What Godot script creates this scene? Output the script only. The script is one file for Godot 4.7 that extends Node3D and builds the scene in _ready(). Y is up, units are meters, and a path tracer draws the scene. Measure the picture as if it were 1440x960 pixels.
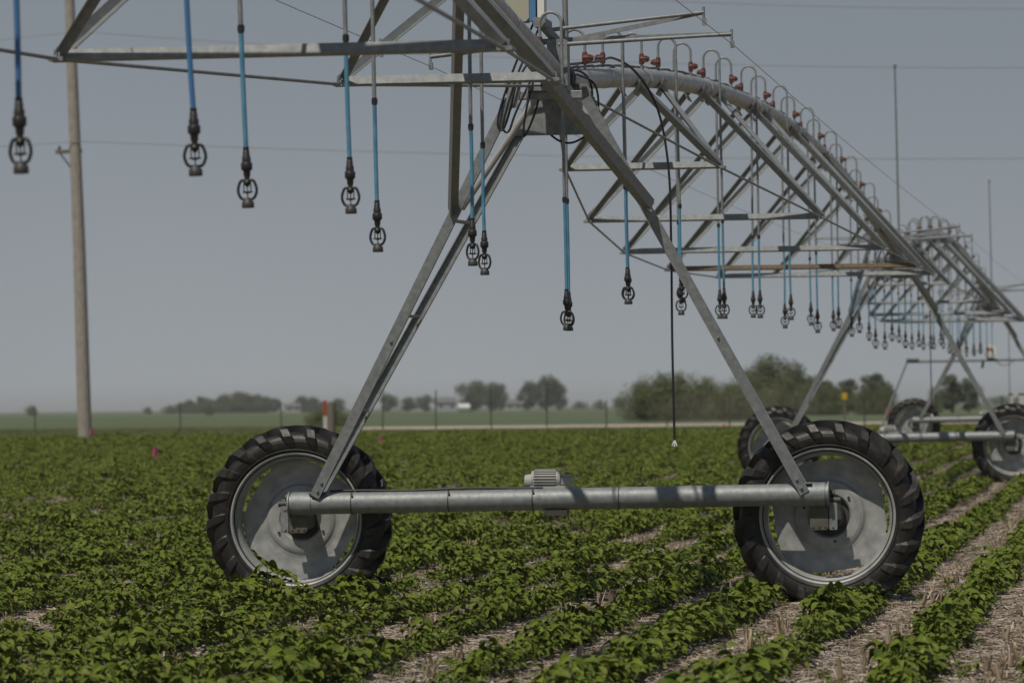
extends Node3D
# A tower of a centre pivot irrigation machine standing in a young soybean field, seen through a long lens.

const TH := 0.15341            # heading of the machine's pipeline, turned from the view axis
const ORG := Vector3(0.335, 0.0, -30.7)   # foot of the nearest tower
const L := 40.15               # length of one span
const EYE := 1.48
var rng := RandomNumberGenerator.new()
var used := {}
var mats := {}

# ---------------------------------------------------------------- mesh collecting
class MB:
	var v := PackedVector3Array()
	var n := PackedVector3Array()
	var c := PackedColorArray()
	var col := Color(1, 1, 1)
	var tinted := false
	func tri3(a: Vector3, b: Vector3, d: Vector3, na: Vector3, nb: Vector3, nd: Vector3) -> void:
		# front faces run clockwise
		if (b - a).cross(d - a).dot(na + nb + nd) > 0.0:
			v.append(a); v.append(d); v.append(b)
			n.append(na); n.append(nd); n.append(nb)
		else:
			v.append(a); v.append(b); v.append(d)
			n.append(na); n.append(nb); n.append(nd)
		if tinted:
			c.append(col); c.append(col); c.append(col)
	func tri(a: Vector3, b: Vector3, d: Vector3, hint: Vector3) -> void:
		var f := (b - a).cross(d - a)
		if f.length_squared() < 1e-16:
			return
		f = f.normalized()
		if f.dot(hint) < 0.0:
			f = -f
		tri3(a, b, d, f, f, f)
	func quad(a: Vector3, b: Vector3, d: Vector3, e: Vector3, hint: Vector3) -> void:
		tri(a, b, d, hint)
		tri(a, d, e, hint)
	func tube(p0: Vector3, p1: Vector3, r0: float, r1: float, seg := 10, caps := true) -> void:
		path(PackedVector3Array([p0, p1]), PackedFloat32Array([r0, r1]), seg, caps)
	func path(p: PackedVector3Array, r: PackedFloat32Array, seg := 8, caps := true) -> void:
		var side := Vector3.ZERO
		var ring0 := PackedVector3Array()
		var nor0 := PackedVector3Array()
		for i in p.size():
			var t: Vector3
			if i == 0: t = p[1] - p[0]
			elif i == p.size() - 1: t = p[i] - p[i - 1]
			else: t = (p[i] - p[i - 1]).normalized() + (p[i + 1] - p[i]).normalized()
			t = t.normalized()
			if side == Vector3.ZERO:
				side = t.cross(Vector3.UP if absf(t.y) < 0.9 else Vector3.RIGHT).normalized()
			side = (side - t * side.dot(t)).normalized()
			var up := t.cross(side)
			var ring := PackedVector3Array()
			var nor := PackedVector3Array()
			var rr: float = r[mini(i, r.size() - 1)]
			for k in seg + 1:
				var a := TAU * k / seg
				var d := side * cos(a) + up * sin(a)
				nor.append(d)
				ring.append(p[i] + d * rr)
			if i > 0:
				for k in seg:
					tri3(ring0[k], ring0[k + 1], ring[k + 1], nor0[k], nor0[k + 1], nor[k + 1])
					tri3(ring0[k], ring[k + 1], ring[k], nor0[k], nor[k + 1], nor[k])
			if caps and (i == 0 or i == p.size() - 1):
				var h := -t if i == 0 else t
				for k in seg:
					tri(p[i], ring[k], ring[k + 1], h)
			ring0 = ring
			nor0 = nor
	func prism(p0: Vector3, p1: Vector3, prof: PackedVector2Array, up_hint: Vector3) -> void:
		# sweeps a counter-clockwise outline from p0 to p1
		var t := (p1 - p0).normalized()
		var x := up_hint.cross(t).normalized()
		var y := t.cross(x).normalized()
		var k := prof.size()
		for i in k:
			var a := prof[i]
			var b := prof[(i + 1) % k]
			var o := x * (b.y - a.y) + y * (a.x - b.x)
			var va := x * a.x + y * a.y
			var vb := x * b.x + y * b.y
			quad(p0 + va, p0 + vb, p1 + vb, p1 + va, o)
		var ix := Geometry2D.triangulate_polygon(prof)
		for e in 2:
			var p := p0 if e == 0 else p1
			for j in range(0, ix.size(), 3):
				var q := []
				for m in 3:
					q.append(p + x * prof[ix[j + m]].x + y * prof[ix[j + m]].y)
				tri(q[0], q[1], q[2], -t if e == 0 else t)
	func bar(p0: Vector3, p1: Vector3, w: float, h: float, up := Vector3.UP) -> void:
		var b := minf(w, h) * 0.12
		var a := w / 2.0
		var d := h / 2.0
		prism(p0, p1, PackedVector2Array([Vector2(-a + b, -d), Vector2(a - b, -d), Vector2(a, -d + b), Vector2(a, d - b), Vector2(a - b, d), Vector2(-a + b, d), Vector2(-a, d - b), Vector2(-a, -d + b)]), up)
	func angle(p0: Vector3, p1: Vector3, w: float, t: float, up: Vector3) -> void:
		var o := w * 0.3
		prism(p0, p1, PackedVector2Array([Vector2(-o, -o), Vector2(w - o, -o), Vector2(w - o, t - o), Vector2(t - o, t - o), Vector2(t - o, w - o), Vector2(-o, w - o)]), up)
	func channel(p0: Vector3, p1: Vector3, w: float, h: float, t: float, up: Vector3) -> void:
		var a := w / 2.0
		prism(p0, p1, PackedVector2Array([Vector2(-a, 0), Vector2(a, 0), Vector2(a, h), Vector2(a - t, h), Vector2(a - t, t), Vector2(-a + t, t), Vector2(-a + t, h), Vector2(-a, h)]), up)
	func box(at: Vector3, size: Vector3) -> void:
		bar(at - Vector3(0, 0, size.z / 2.0), at + Vector3(0, 0, size.z / 2.0), size.x, size.y)
	func lathe(prof: PackedVector2Array, seg: int, xf := Transform3D(), sharp := 0.7) -> void:
		# outline of (radius, z) turned round the z axis; outside lies to the right of the outline's way
		var k := prof.size()
		for i in k - 1:
			var a := prof[i]
			var b := prof[i + 1]
			if a.distance_to(b) < 1e-6: continue
			var fn := _pn(a, b)
			var na := fn
			var nb := fn
			if i > 0:
				var q := _pn(prof[i - 1], a)
				if q.dot(fn) > sharp: na = (q + fn).normalized()
			if i < k - 2:
				var q2 := _pn(b, prof[i + 2])
				if q2.dot(fn) > sharp: nb = (q2 + fn).normalized()
			for s in seg:
				var a0 := TAU * s / seg
				var a1 := TAU * (s + 1) / seg
				var d0 := Vector3(cos(a0), sin(a0), 0)
				var d1 := Vector3(cos(a1), sin(a1), 0)
				var z := Vector3(0, 0, 1)
				var p00 := xf * (d0 * a.x + z * a.y)
				var p01 := xf * (d1 * a.x + z * a.y)
				var p10 := xf * (d0 * b.x + z * b.y)
				var p11 := xf * (d1 * b.x + z * b.y)
				var n00 := (xf.basis * (d0 * na.x + z * na.y)).normalized()
				var n01 := (xf.basis * (d1 * na.x + z * na.y)).normalized()
				var n10 := (xf.basis * (d0 * nb.x + z * nb.y)).normalized()
				var n11 := (xf.basis * (d1 * nb.x + z * nb.y)).normalized()
				if b.x > 1e-5: tri3(p00, p10, p11, n00, n10, n11)
				if a.x > 1e-5: tri3(p00, p11, p01, n00, n11, n01)
	func _pn(a: Vector2, b: Vector2) -> Vector2:
		var t := (b - a).normalized()
		return Vector2(t.y, -t.x)
	func mesh() -> ArrayMesh:
		var arr := []
		arr.resize(Mesh.ARRAY_MAX)
		arr[Mesh.ARRAY_VERTEX] = v
		arr[Mesh.ARRAY_NORMAL] = n
		if tinted: arr[Mesh.ARRAY_COLOR] = c
		var m := ArrayMesh.new()
		m.add_surface_from_arrays(Mesh.PRIMITIVE_TRIANGLES, arr)
		return m

# ---------------------------------------------------------------- nodes
func numbered(base: String) -> String:
	if not used.has(base):
		used[base] = 0
		return base
	used[base] += 1
	return "%s_%03d" % [base, used[base]]

func meta(o: Node, label: String, category: String, group := "", kind := "") -> void:
	if label: o.set_meta("label", label)
	if category: o.set_meta("category", category)
	if group: o.set_meta("group", group)
	if kind: o.set_meta("kind", kind)

func thing(base: String, label: String, category: String, xf := Transform3D(), group := "") -> Node3D:
	var o := Node3D.new()
	o.name = numbered(base)
	o.transform = xf
	add_child(o)
	meta(o, label, category, group)
	return o

func part(parent: Node, called: String, mesh: Mesh, m: Material) -> MeshInstance3D:
	var o := MeshInstance3D.new()
	o.name = called
	o.mesh = mesh
	o.material_override = m
	parent.add_child(o, true)
	return o

func solo(base: String, mesh: Mesh, m: Material, label: String, category: String, xf := Transform3D(), group := "", kind := "") -> MeshInstance3D:
	var o := MeshInstance3D.new()
	o.name = numbered(base)
	o.mesh = mesh
	o.material_override = m
	o.transform = xf
	add_child(o)
	meta(o, label, category, group, kind)
	return o

func many(base: String, mesh: Mesh, m: Material, xfs: Array, cols: Array, label: String, category: String) -> void:
	var mm := MultiMesh.new()
	mm.transform_format = MultiMesh.TRANSFORM_3D
	mm.use_colors = cols.size() > 0
	mm.mesh = mesh
	mm.instance_count = xfs.size()
	for i in xfs.size():
		mm.set_instance_transform(i, xfs[i])
		if cols.size() > 0: mm.set_instance_color(i, cols[i])
	var o := MultiMeshInstance3D.new()
	o.name = numbered(base)
	o.multimesh = mm
	o.material_override = m
	add_child(o)
	meta(o, label, category, "", "stuff")

# ---------------------------------------------------------------- materials
func lin(r: float, g: float, b: float) -> Color:
	return Color(r, g, b).linear_to_srgb()

func noise_tex(seed_: int, freq: float, stops: Array, cell := false, size := 512, octaves := 4) -> NoiseTexture2D:
	var f := FastNoiseLite.new()
	f.seed = seed_
	f.frequency = freq
	f.noise_type = FastNoiseLite.TYPE_CELLULAR if cell else FastNoiseLite.TYPE_SIMPLEX_SMOOTH
	if cell: f.cellular_return_type = FastNoiseLite.RETURN_CELL_VALUE
	f.fractal_octaves = octaves
	var g := Gradient.new()
	var off := PackedFloat32Array()
	var cols := PackedColorArray()
	for s in stops:
		off.append(s[0])
		cols.append(s[1])
	g.offsets = off
	g.colors = cols
	var t := NoiseTexture2D.new()
	t.width = size
	t.height = size
	t.seamless = true
	t.noise = f
	t.color_ramp = g
	return t

func mat(name_: String, c: Color, rough: float, metal := 0.0) -> StandardMaterial3D:
	var m := StandardMaterial3D.new()
	m.resource_name = name_
	m.albedo_color = c
	m.roughness = rough
	m.metallic = metal
	mats[name_] = m
	return m

func triplanar(m: StandardMaterial3D, scale_: float, world := false) -> void:
	m.uv1_triplanar = true
	m.uv1_world_triplanar = world
	m.uv1_scale = Vector3.ONE * scale_

func grey(v: float) -> Color:
	return Color(v, v, v)

func make_materials() -> void:
	var m := mat("galvanised", Color(1, 1, 1), 0.5, 0.45)
	m.albedo_texture = noise_tex(3, 0.03, [[0.0, lin(0.185, 0.202, 0.214)], [0.45, lin(0.245, 0.264, 0.276)], [0.62, lin(0.27, 0.287, 0.294)], [1.0, lin(0.34, 0.355, 0.355)]], false, 512, 5)
	m.roughness_texture = noise_tex(5, 0.05, [[0.0, grey(0.52)], [1.0, grey(0.68)]])
	m.roughness = 1.0
	triplanar(m, 0.9)
	m = mat("wheel_plate", Color(1, 1, 1), 0.5, 0.3)
	m.albedo_texture = noise_tex(8, 0.012, [[0.0, lin(0.27, 0.285, 0.292)], [0.5, lin(0.37, 0.38, 0.382)], [0.68, lin(0.41, 0.415, 0.41)], [1.0, lin(0.50, 0.50, 0.48)]], false, 512, 5)
	m.roughness_texture = noise_tex(9, 0.03, [[0.0, grey(0.36)], [1.0, grey(0.62)]])
	m.roughness = 1.0
	triplanar(m, 1.1)
	m = mat("dark_steel", lin(0.10, 0.10, 0.095), 0.6, 0.4)
	m.albedo_texture = noise_tex(11, 0.04, [[0.2, grey(0.75)], [0.8, grey(1.0)]])
	triplanar(m, 3.0)
	m = mat("dirty_steel", Color(1, 1, 1), 0.65, 0.4)
	m.albedo_texture = noise_tex(13, 0.03, [[0.2, lin(0.10, 0.095, 0.075)], [0.8, lin(0.15, 0.145, 0.125)]])
	triplanar(m, 0.8)
	m = mat("rubber", Color(1, 1, 1), 0.55)
	m.albedo_texture = noise_tex(21, 0.012, [[0.0, lin(0.009, 0.009, 0.0095)], [0.60, lin(0.013, 0.0125, 0.012)], [0.74, lin(0.024, 0.020, 0.017)], [1.0, lin(0.075, 0.058, 0.044)]], false, 512, 5)
	m.roughness_texture = noise_tex(22, 0.03, [[0.0, grey(0.42)], [1.0, grey(0.62)]])
	m.roughness = 1.0
	triplanar(m, 1.4)
	mat("black_plastic", lin(0.022, 0.022, 0.024), 0.42)
	mat("black_cable", lin(0.018, 0.018, 0.024), 0.45)
	m = mat("blue_hose", Color(1, 1, 1), 0.4)
	m.albedo_texture = noise_tex(31, 0.01, [[0.2, lin(0.06, 0.20, 0.33)], [0.8, lin(0.11, 0.28, 0.41)]])
	triplanar(m, 1.0)
	mat("royal_hose", lin(0.05, 0.16, 0.36), 0.45)
	m = mat("red_valve", Color(1, 1, 1), 0.55)
	m.albedo_texture = noise_tex(33, 0.05, [[0.2, lin(0.075, 0.022, 0.016)], [0.8, lin(0.14, 0.042, 0.030)]])
	triplanar(m, 6.0)
	mat("head_weight", lin(0.052, 0.052, 0.054), 0.55, 0.2)
	mat("motor_paint", lin(0.36, 0.36, 0.345), 0.6)
	mat("beige_panel", lin(0.38, 0.375, 0.30), 0.5)
	mat("white_panel", lin(0.68, 0.68, 0.66), 0.5)
	mat("blue_sticker", lin(0.07, 0.20, 0.40), 0.5)
	mat("red_print", lin(0.36, 0.12, 0.10), 0.6)
	mat("flag_pink", lin(0.75, 0.10, 0.28), 0.6)
	mat("flag_red", lin(0.75, 0.09, 0.06), 0.6)
	mat("dull_red", lin(0.20, 0.065, 0.045), 0.7)
	mat("sign_yellow", lin(0.50, 0.33, 0.015), 0.6)
	mat("post_orange", lin(0.28, 0.05, 0.025), 0.7)
	mat("post_white", lin(0.48, 0.47, 0.45), 0.7)
	mat("fence_steel", lin(0.05, 0.055, 0.045), 0.8)
	mat("wire", lin(0.18, 0.18, 0.18), 0.5, 0.5)
	mat("line_wire", lin(0.28, 0.28, 0.27), 0.6, 0.3)
	m = mat("pole_wood", Color(1, 1, 1), 0.9)
	m.albedo_texture = noise_tex(41, 0.02, [[0.1, lin(0.20, 0.18, 0.155)], [0.5, lin(0.30, 0.275, 0.245)], [0.9, lin(0.38, 0.355, 0.315)]], false, 512, 5)
	m.uv1_triplanar = true
	m.uv1_scale = Vector3(2.2, 0.25, 2.2)
	m = mat("old_wood", Color(1, 1, 1), 0.95)
	m.albedo_texture = noise_tex(43, 0.03, [[0.1, lin(0.10, 0.09, 0.075)], [0.9, lin(0.22, 0.19, 0.16)]])
	triplanar(m, 2.0)
	m = mat("soil", Color(1, 1, 1), 1.0)
	m.albedo_texture = noise_tex(51, 0.035, [[0.0, lin(0.075, 0.055, 0.042)], [0.35, lin(0.13, 0.10, 0.075)], [0.55, lin(0.22, 0.18, 0.14)], [0.75, lin(0.32, 0.265, 0.21)], [1.0, lin(0.42, 0.36, 0.29)]], false, 1024, 6)
	m.heightmap_enabled = false
	triplanar(m, 0.55, true)
	m = mat("far_field", Color(1, 1, 1), 1.0)
	m.albedo_texture = noise_tex(53, 0.02, [[0.1, lin(0.062, 0.090, 0.036)], [0.5, lin(0.080, 0.110, 0.044)], [0.9, lin(0.105, 0.128, 0.055)]], false, 512, 5)
	triplanar(m, 0.01, true)
	m = mat("gravel", Color(1, 1, 1), 1.0)
	m.albedo_texture = noise_tex(55, 0.03, [[0.1, lin(0.36, 0.30, 0.245)], [0.9, lin(0.52, 0.445, 0.38)]], false, 512, 5)
	triplanar(m, 0.15, true)
	m = mat("leaf", Color(1, 1, 1), 0.5)
	m.vertex_color_use_as_albedo = true
	m.backlight_enabled = true
	m.backlight = Color(0.20, 0.22, 0.02)
	m.metallic_specular = 0.28
	m = mat("tree_leaf", Color(1, 1, 1), 0.7)
	m.vertex_color_use_as_albedo = true
	m.backlight_enabled = true
	m.backlight = Color(0.10, 0.13, 0.05)
	m = mat("verge_ground", Color(1, 1, 1), 1.0)
	m.albedo_texture = noise_tex(57, 0.03, [[0.1, lin(0.115, 0.118, 0.045)], [0.9, lin(0.185, 0.175, 0.075)]], false, 512, 5)
	triplanar(m, 0.08, true)
	m = mat("rusty_steel", Color(1, 1, 1), 0.8, 0.1)
	m.albedo_texture = noise_tex(59, 0.03, [[0.1, lin(0.12, 0.090, 0.055)], [0.9, lin(0.20, 0.155, 0.10)]])
	triplanar(m, 1.0)
	m = mat("bark", lin(0.10, 0.08, 0.06), 0.95)
	m = mat("straw", Color(1, 1, 1), 0.8)
	m.vertex_color_use_as_albedo = true
	mat("house_grey", lin(0.35, 0.36, 0.38), 0.8)
	mat("house_pale", lin(0.38, 0.36, 0.33), 0.8)
	mat("roof_dark", lin(0.14, 0.14, 0.15), 0.8)
	mat("pane", lin(0.05, 0.06, 0.07), 0.2)

# ---------------------------------------------------------------- places
func ground_y(depth: float) -> float:
	var t := clampf((depth - 40.0) / 95.0, 0.0, 1.0)
	return 0.40 * t * t * (3.0 - 2.0 * t)

func frame_at(v: Vector3) -> Transform3D:    # a place in the machine's own frame (x across, -z along the pipeline)
	var b := Basis(Vector3.UP, -TH)
	return Transform3D(b, ORG + b * v)

# a spot in the photograph's picture plane at a known depth, as a place on the ground there
const F := 5860.0
func spot(px: float, depth: float) -> Vector3:
	return Vector3((px - 720.0) / F * depth, ground_y(depth), -depth)

# ---------------------------------------------------------------- set up
func _ready() -> void:
	rng.seed = 20240607
	var cam := Camera3D.new()
	cam.name = "camera"
	cam.position = Vector3(0, EYE, 0)
	cam.basis = Basis.from_euler(Vector3(atan(92.0 / F), 0, deg_to_rad(-0.6)))
	cam.fov = rad_to_deg(2.0 * atan(480.0 / F))
	cam.near = 0.5
	cam.far = 20000.0
	var att := CameraAttributesPhysical.new()
	att.frustum_focal_length = 150.0
	att.frustum_focus_distance = 30.0
	att.exposure_aperture = 4.5
	att.frustum_near = 0.5
	att.frustum_far = 20000.0
	cam.attributes = att
	add_child(cam)
	cam.fov = rad_to_deg(2.0 * atan(480.0 / F))
	cam.current = true

	var env := Environment.new()
	env.background_mode = Environment.BG_SKY
	var sm := ProceduralSkyMaterial.new()
	sm.sky_top_color = lin(0.21, 0.265, 0.345)
	sm.sky_horizon_color = lin(0.49, 0.53, 0.56)
	sm.sky_curve = 0.085
	sm.ground_horizon_color = lin(0.30, 0.31, 0.30)
	sm.ground_bottom_color = lin(0.10, 0.11, 0.07)
	var haze := noise_tex(71, 0.012, [[0.0, Color(1, 1, 1, 0.0)], [0.5, Color(1, 1, 1, 0.0)], [0.8, Color(1, 0.98, 0.96, 0.035)], [1.0, Color(1, 0.98, 0.96, 0.06)]], false, 1024, 5)
	haze.height = 512
	sm.sky_cover = haze
	sm.sun_angle_max = 1.0
	sm.sun_curve = 0.05
	var sky := Sky.new()
	sky.sky_material = sm
	env.sky = sky
	env.tonemap_mode = Environment.TONE_MAPPER_LINEAR
	env.tonemap_exposure = 0.62
	env.fog_enabled = true
	env.fog_density = 0.00015
	env.fog_light_color = Color(0.90, 0.91, 0.92)
	env.sdfgi_enabled = true
	env.ssao_enabled = true
	env.ssil_enabled = true
	var we := WorldEnvironment.new()
	we.name = "world_environment"
	we.environment = env
	add_child(we)

	var sun := DirectionalLight3D.new()
	sun.name = "sun"
	var dir := Basis(Vector3.UP, -TH) * Vector3(0.25, -1.0, -0.60).normalized()
	sun.basis = Basis.looking_at(dir, Vector3.UP)
	sun.light_energy = 1.55
	sun.light_angular_distance = 0.6
	sun.light_color = Color(1.0, 0.965, 0.90)
	sun.shadow_enabled = true
	add_child(sun)

	make_materials()
	build_ground()
	build_machine()
	build_drops()
	build_utility()
	build_roadside()
	build_trees()
	build_crop()
	# dust that a passing car has left over the road
	env.volumetric_fog_enabled = true
	env.volumetric_fog_density = 0.0
	var dust := FogVolume.new()
	dust.name = "road_dust"
	dust.shape = RenderingServer.FOG_VOLUME_SHAPE_ELLIPSOID
	dust.size = Vector3(10.0, 2.6, 14.0)
	dust.position = spot(1035, 232.0) + Vector3(0, 0.8, 0)
	var fm := FogMaterial.new()
	fm.density = 0.010
	fm.albedo = Color(0.86, 0.80, 0.72)
	dust.material = fm
	add_child(dust)
	meta(dust, "faint tan road dust hanging before the big hedge", "dust", "", "stuff")

# ---------------------------------------------------------------- ground
func sheet(x0: float, x1: float, depths: Array, lift: float) -> ArrayMesh:
	var b := MB.new()
	for i in depths.size() - 1:
		var d0: float = depths[i]
		var d1: float = depths[i + 1]
		var y0 := ground_y(d0) + lift
		var y1 := ground_y(d1) + lift
		b.quad(Vector3(x0, y0, -d0), Vector3(x1, y0, -d0), Vector3(x1, y1, -d1), Vector3(x0, y1, -d1), Vector3.UP)
	return b.mesh()

func build_ground() -> void:
	var depths := [-60.0, 0.0, 40.0]
	for i in 19: depths.append(45.0 + 5.0 * i)
	var base := depths.duplicate()
	for d in [200.0, 400.0, 1000.0, 3000.0, 7000.0]: base.append(d)
	solo("ground", sheet(-3000, 3000, base, -0.06), mats.far_field, "green crop land running out to the horizon", "ground", Transform3D(), "", "structure")
	depths = depths.slice(0, depths.size() - 1)
	depths = depths.filter(func(q): return q < 150.0)
	depths.append(152.0)
	solo("field_soil", sheet(-90, 90, depths, 0.0), mats.soil, "brown soil strewn with old corn stalks under the crop", "soil", Transform3D(), "", "structure")
	solo("grass_verge", sheet(-90, 90, [152.05, 189.8], -0.03), mats.verge_ground, "yellowish grass strip between crop and road", "grass", Transform3D(), "", "structure")
	solo("grass_verge", sheet(-90, -9.1, [189.9, 262.0], -0.03), mats.verge_ground, "yellowish grass strip at the left field edge", "grass", Transform3D(), "", "structure")
	solo("gravel_road", sheet(-9.0, 60, [190.0, 250.0], -0.04), mats.gravel, "pale gravel road along the far edge of the field", "road", Transform3D(), "", "structure")

# ---------------------------------------------------------------- irrigation machine
func pipe_y(u: float) -> float:
	return 3.90 + 3.6 * u * (1.0 - u)

func node_x(k: float) -> float:
	return 1.53 * (1.0 - (1.0 - k / 4.0) ** 2)

func node_y(k: float) -> float:
	return 3.085 + 0.76 * (1.0 - k / 4.0) ** 2

func make_wheel_meshes() -> Dictionary:
	var d := {}
	# tyre: carcass
	var t := MB.new()
	var half := [Vector2(0.485, 0.10), Vector2(0.515, 0.128), Vector2(0.555, 0.143), Vector2(0.60, 0.146), Vector2(0.634, 0.138), Vector2(0.658, 0.112), Vector2(0.670, 0.06), Vector2(0.674, 0.0)]
	var prof := PackedVector2Array()
	for p in half: prof.append(Vector2(p.x, -p.y))
	for i in range(half.size() - 2, -1, -1): prof.append(half[i])
	t.lathe(prof, 72, Transform3D(), 0.3)
	# moulded bead lines on the sidewalls
	for s in [-1.0, 1.0]:
		for rr in [0.535, 0.60]:
			var z: float = (0.141 if rr > 0.57 else 0.137) * s
			var ring := PackedVector3Array()
			for k in 73: ring.append(Vector3(cos(TAU * k / 72) * rr, sin(TAU * k / 72) * rr, z))
			t.path(ring, PackedFloat32Array([0.006]), 5, false)
	# chevron lugs
	var n := 21
	for s in [-1.0, 1.0]:
		for k in n:
			var a0: float = TAU * (k + (0.25 if s > 0 else -0.25)) / n
			var st := [[0.560, 0.1435, -0.060, 0.001, 0.050], [0.590, 0.146, -0.036, 0.011, 0.066], [0.620, 0.143, -0.010, 0.030, 0.076], [0.650, 0.122, 0.030, 0.050, 0.074], [0.669, 0.07, 0.105, 0.054, 0.058], [0.674, -0.025, 0.245, 0.050, 0.044]]
			var prev := []
			for j in st.size():
				var q: Array = st[j]
				var a: float = a0 + q[2]
				var rad := Vector3(cos(a), sin(a), 0)
				var tan_ := Vector3(-sin(a), cos(a), 0)
				var out := (rad if j > 3 else (rad * (0.05 + 0.28 * j) + Vector3(0, 0, s) * (1.0 - 0.26 * j))).normalized()
				var base: Vector3 = rad * (q[0] - 0.006) + Vector3(0, 0, s * (q[1] - 0.003))
				var top: Vector3 = base + out * (q[3] + 0.006)
				var w: float = q[4]
				var cur := [base - tan_ * w * 0.66, top - tan_ * w * 0.40, top + tan_ * w * 0.40, base + tan_ * w * 0.66, out, tan_]
				if j > 0:
					t.quad(prev[1], prev[2], cur[2], cur[1], cur[4])
					t.quad(prev[0], prev[1], cur[1], cur[0], -cur[5])
					t.quad(prev[2], prev[3], cur[3], cur[2], cur[5])
				if j == 0: t.quad(cur[0], cur[1], cur[2], cur[3], Vector3(0, 0, s) - rad)
				if j == st.size() - 1: t.quad(cur[0], cur[1], cur[2], cur[3], Vector3(0, 0, -s))
				prev = cur
	d.tyre = t.mesh()
	# rim
	var r := MB.new()
	r.lathe(PackedVector2Array([Vector2(0.490, -0.118), Vector2(0.512, -0.126), Vector2(0.518, -0.118), Vector2(0.518, -0.108)]), 72)
	r.lathe(PackedVector2Array([Vector2(0.518, 0.112), Vector2(0.520, 0.122), Vector2(0.513, 0.130), Vector2(0.502, 0.128), Vector2(0.494, 0.116), Vector2(0.490, 0.075), Vector2(0.476, 0.066), Vector2(0.462, 0.040), Vector2(0.458, -0.04), Vector2(0.474, -0.066), Vector2(0.490, -0.08), Vector2(0.490, -0.118)]), 72, Transform3D(), 0.5)
	d.rim = r.mesh()
	# dished plate with four openings along its edge
	var p := MB.new()
	var rings := [[0.152, -0.085], [0.158, -0.062], [0.170, -0.050], [0.235, -0.050], [0.255, -0.056], [0.275, -0.070], [0.300, -0.074], [0.360, -0.074], [-1.0, -0.070]]
	var seg := 120
	var pos := []
	for ring in rings:
		var row := PackedVector3Array()
		for k in seg + 1:
			var a := TAU * k / seg
			var rr: float = ring[0]
			if rr < 0:
				var q := fposmod(a + PI / 4.0, PI / 2.0) - PI / 4.0
				rr = minf(0.459, 0.418 / cos(q))
				if absf(q) < 0.47 and absf(q) > 0.36: rr = minf(rr, 0.440)
			row.append(Vector3(cos(a) * rr, sin(a) * rr, ring[1]))
		pos.append(row)
	for i in rings.size() - 1:
		for k in seg:
			var f0 := Vector2(rings[i][0], rings[i][1])
			p.quad(pos[i][k], pos[i][k + 1], pos[i + 1][k + 1], pos[i + 1][k], Vector3(0, 0, 1))
	# turned lip round the edge
	for k in seg:
		var a: Vector3 = pos[-1][k]
		var b: Vector3 = pos[-1][k + 1]
		p.quad(a, b, b + Vector3(0, 0, -0.012), a + Vector3(0, 0, -0.012), a)
	d.plate = p.mesh()
	var h := MB.new()
	h.lathe(PackedVector2Array([Vector2(0.0, -0.115), Vector2(0.185, -0.115), Vector2(0.185, -0.10), Vector2(0.12, -0.095), Vector2(0.10, 0.03), Vector2(0.0, 0.03)]), 24)
	for k in 3:
		var a := TAU * k / 3 + 0.6
		h.tube(Vector3(cos(a) * 0.2, sin(a) * 0.2, -0.05), Vector3(cos(a) * 0.2, sin(a) * 0.2, -0.036), 0.011, 0.011, 6)
	d.hub = h.mesh()
	return d

func beam_y(x: float) -> float:
	return 0.798 + 0.0115 * x

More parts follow.
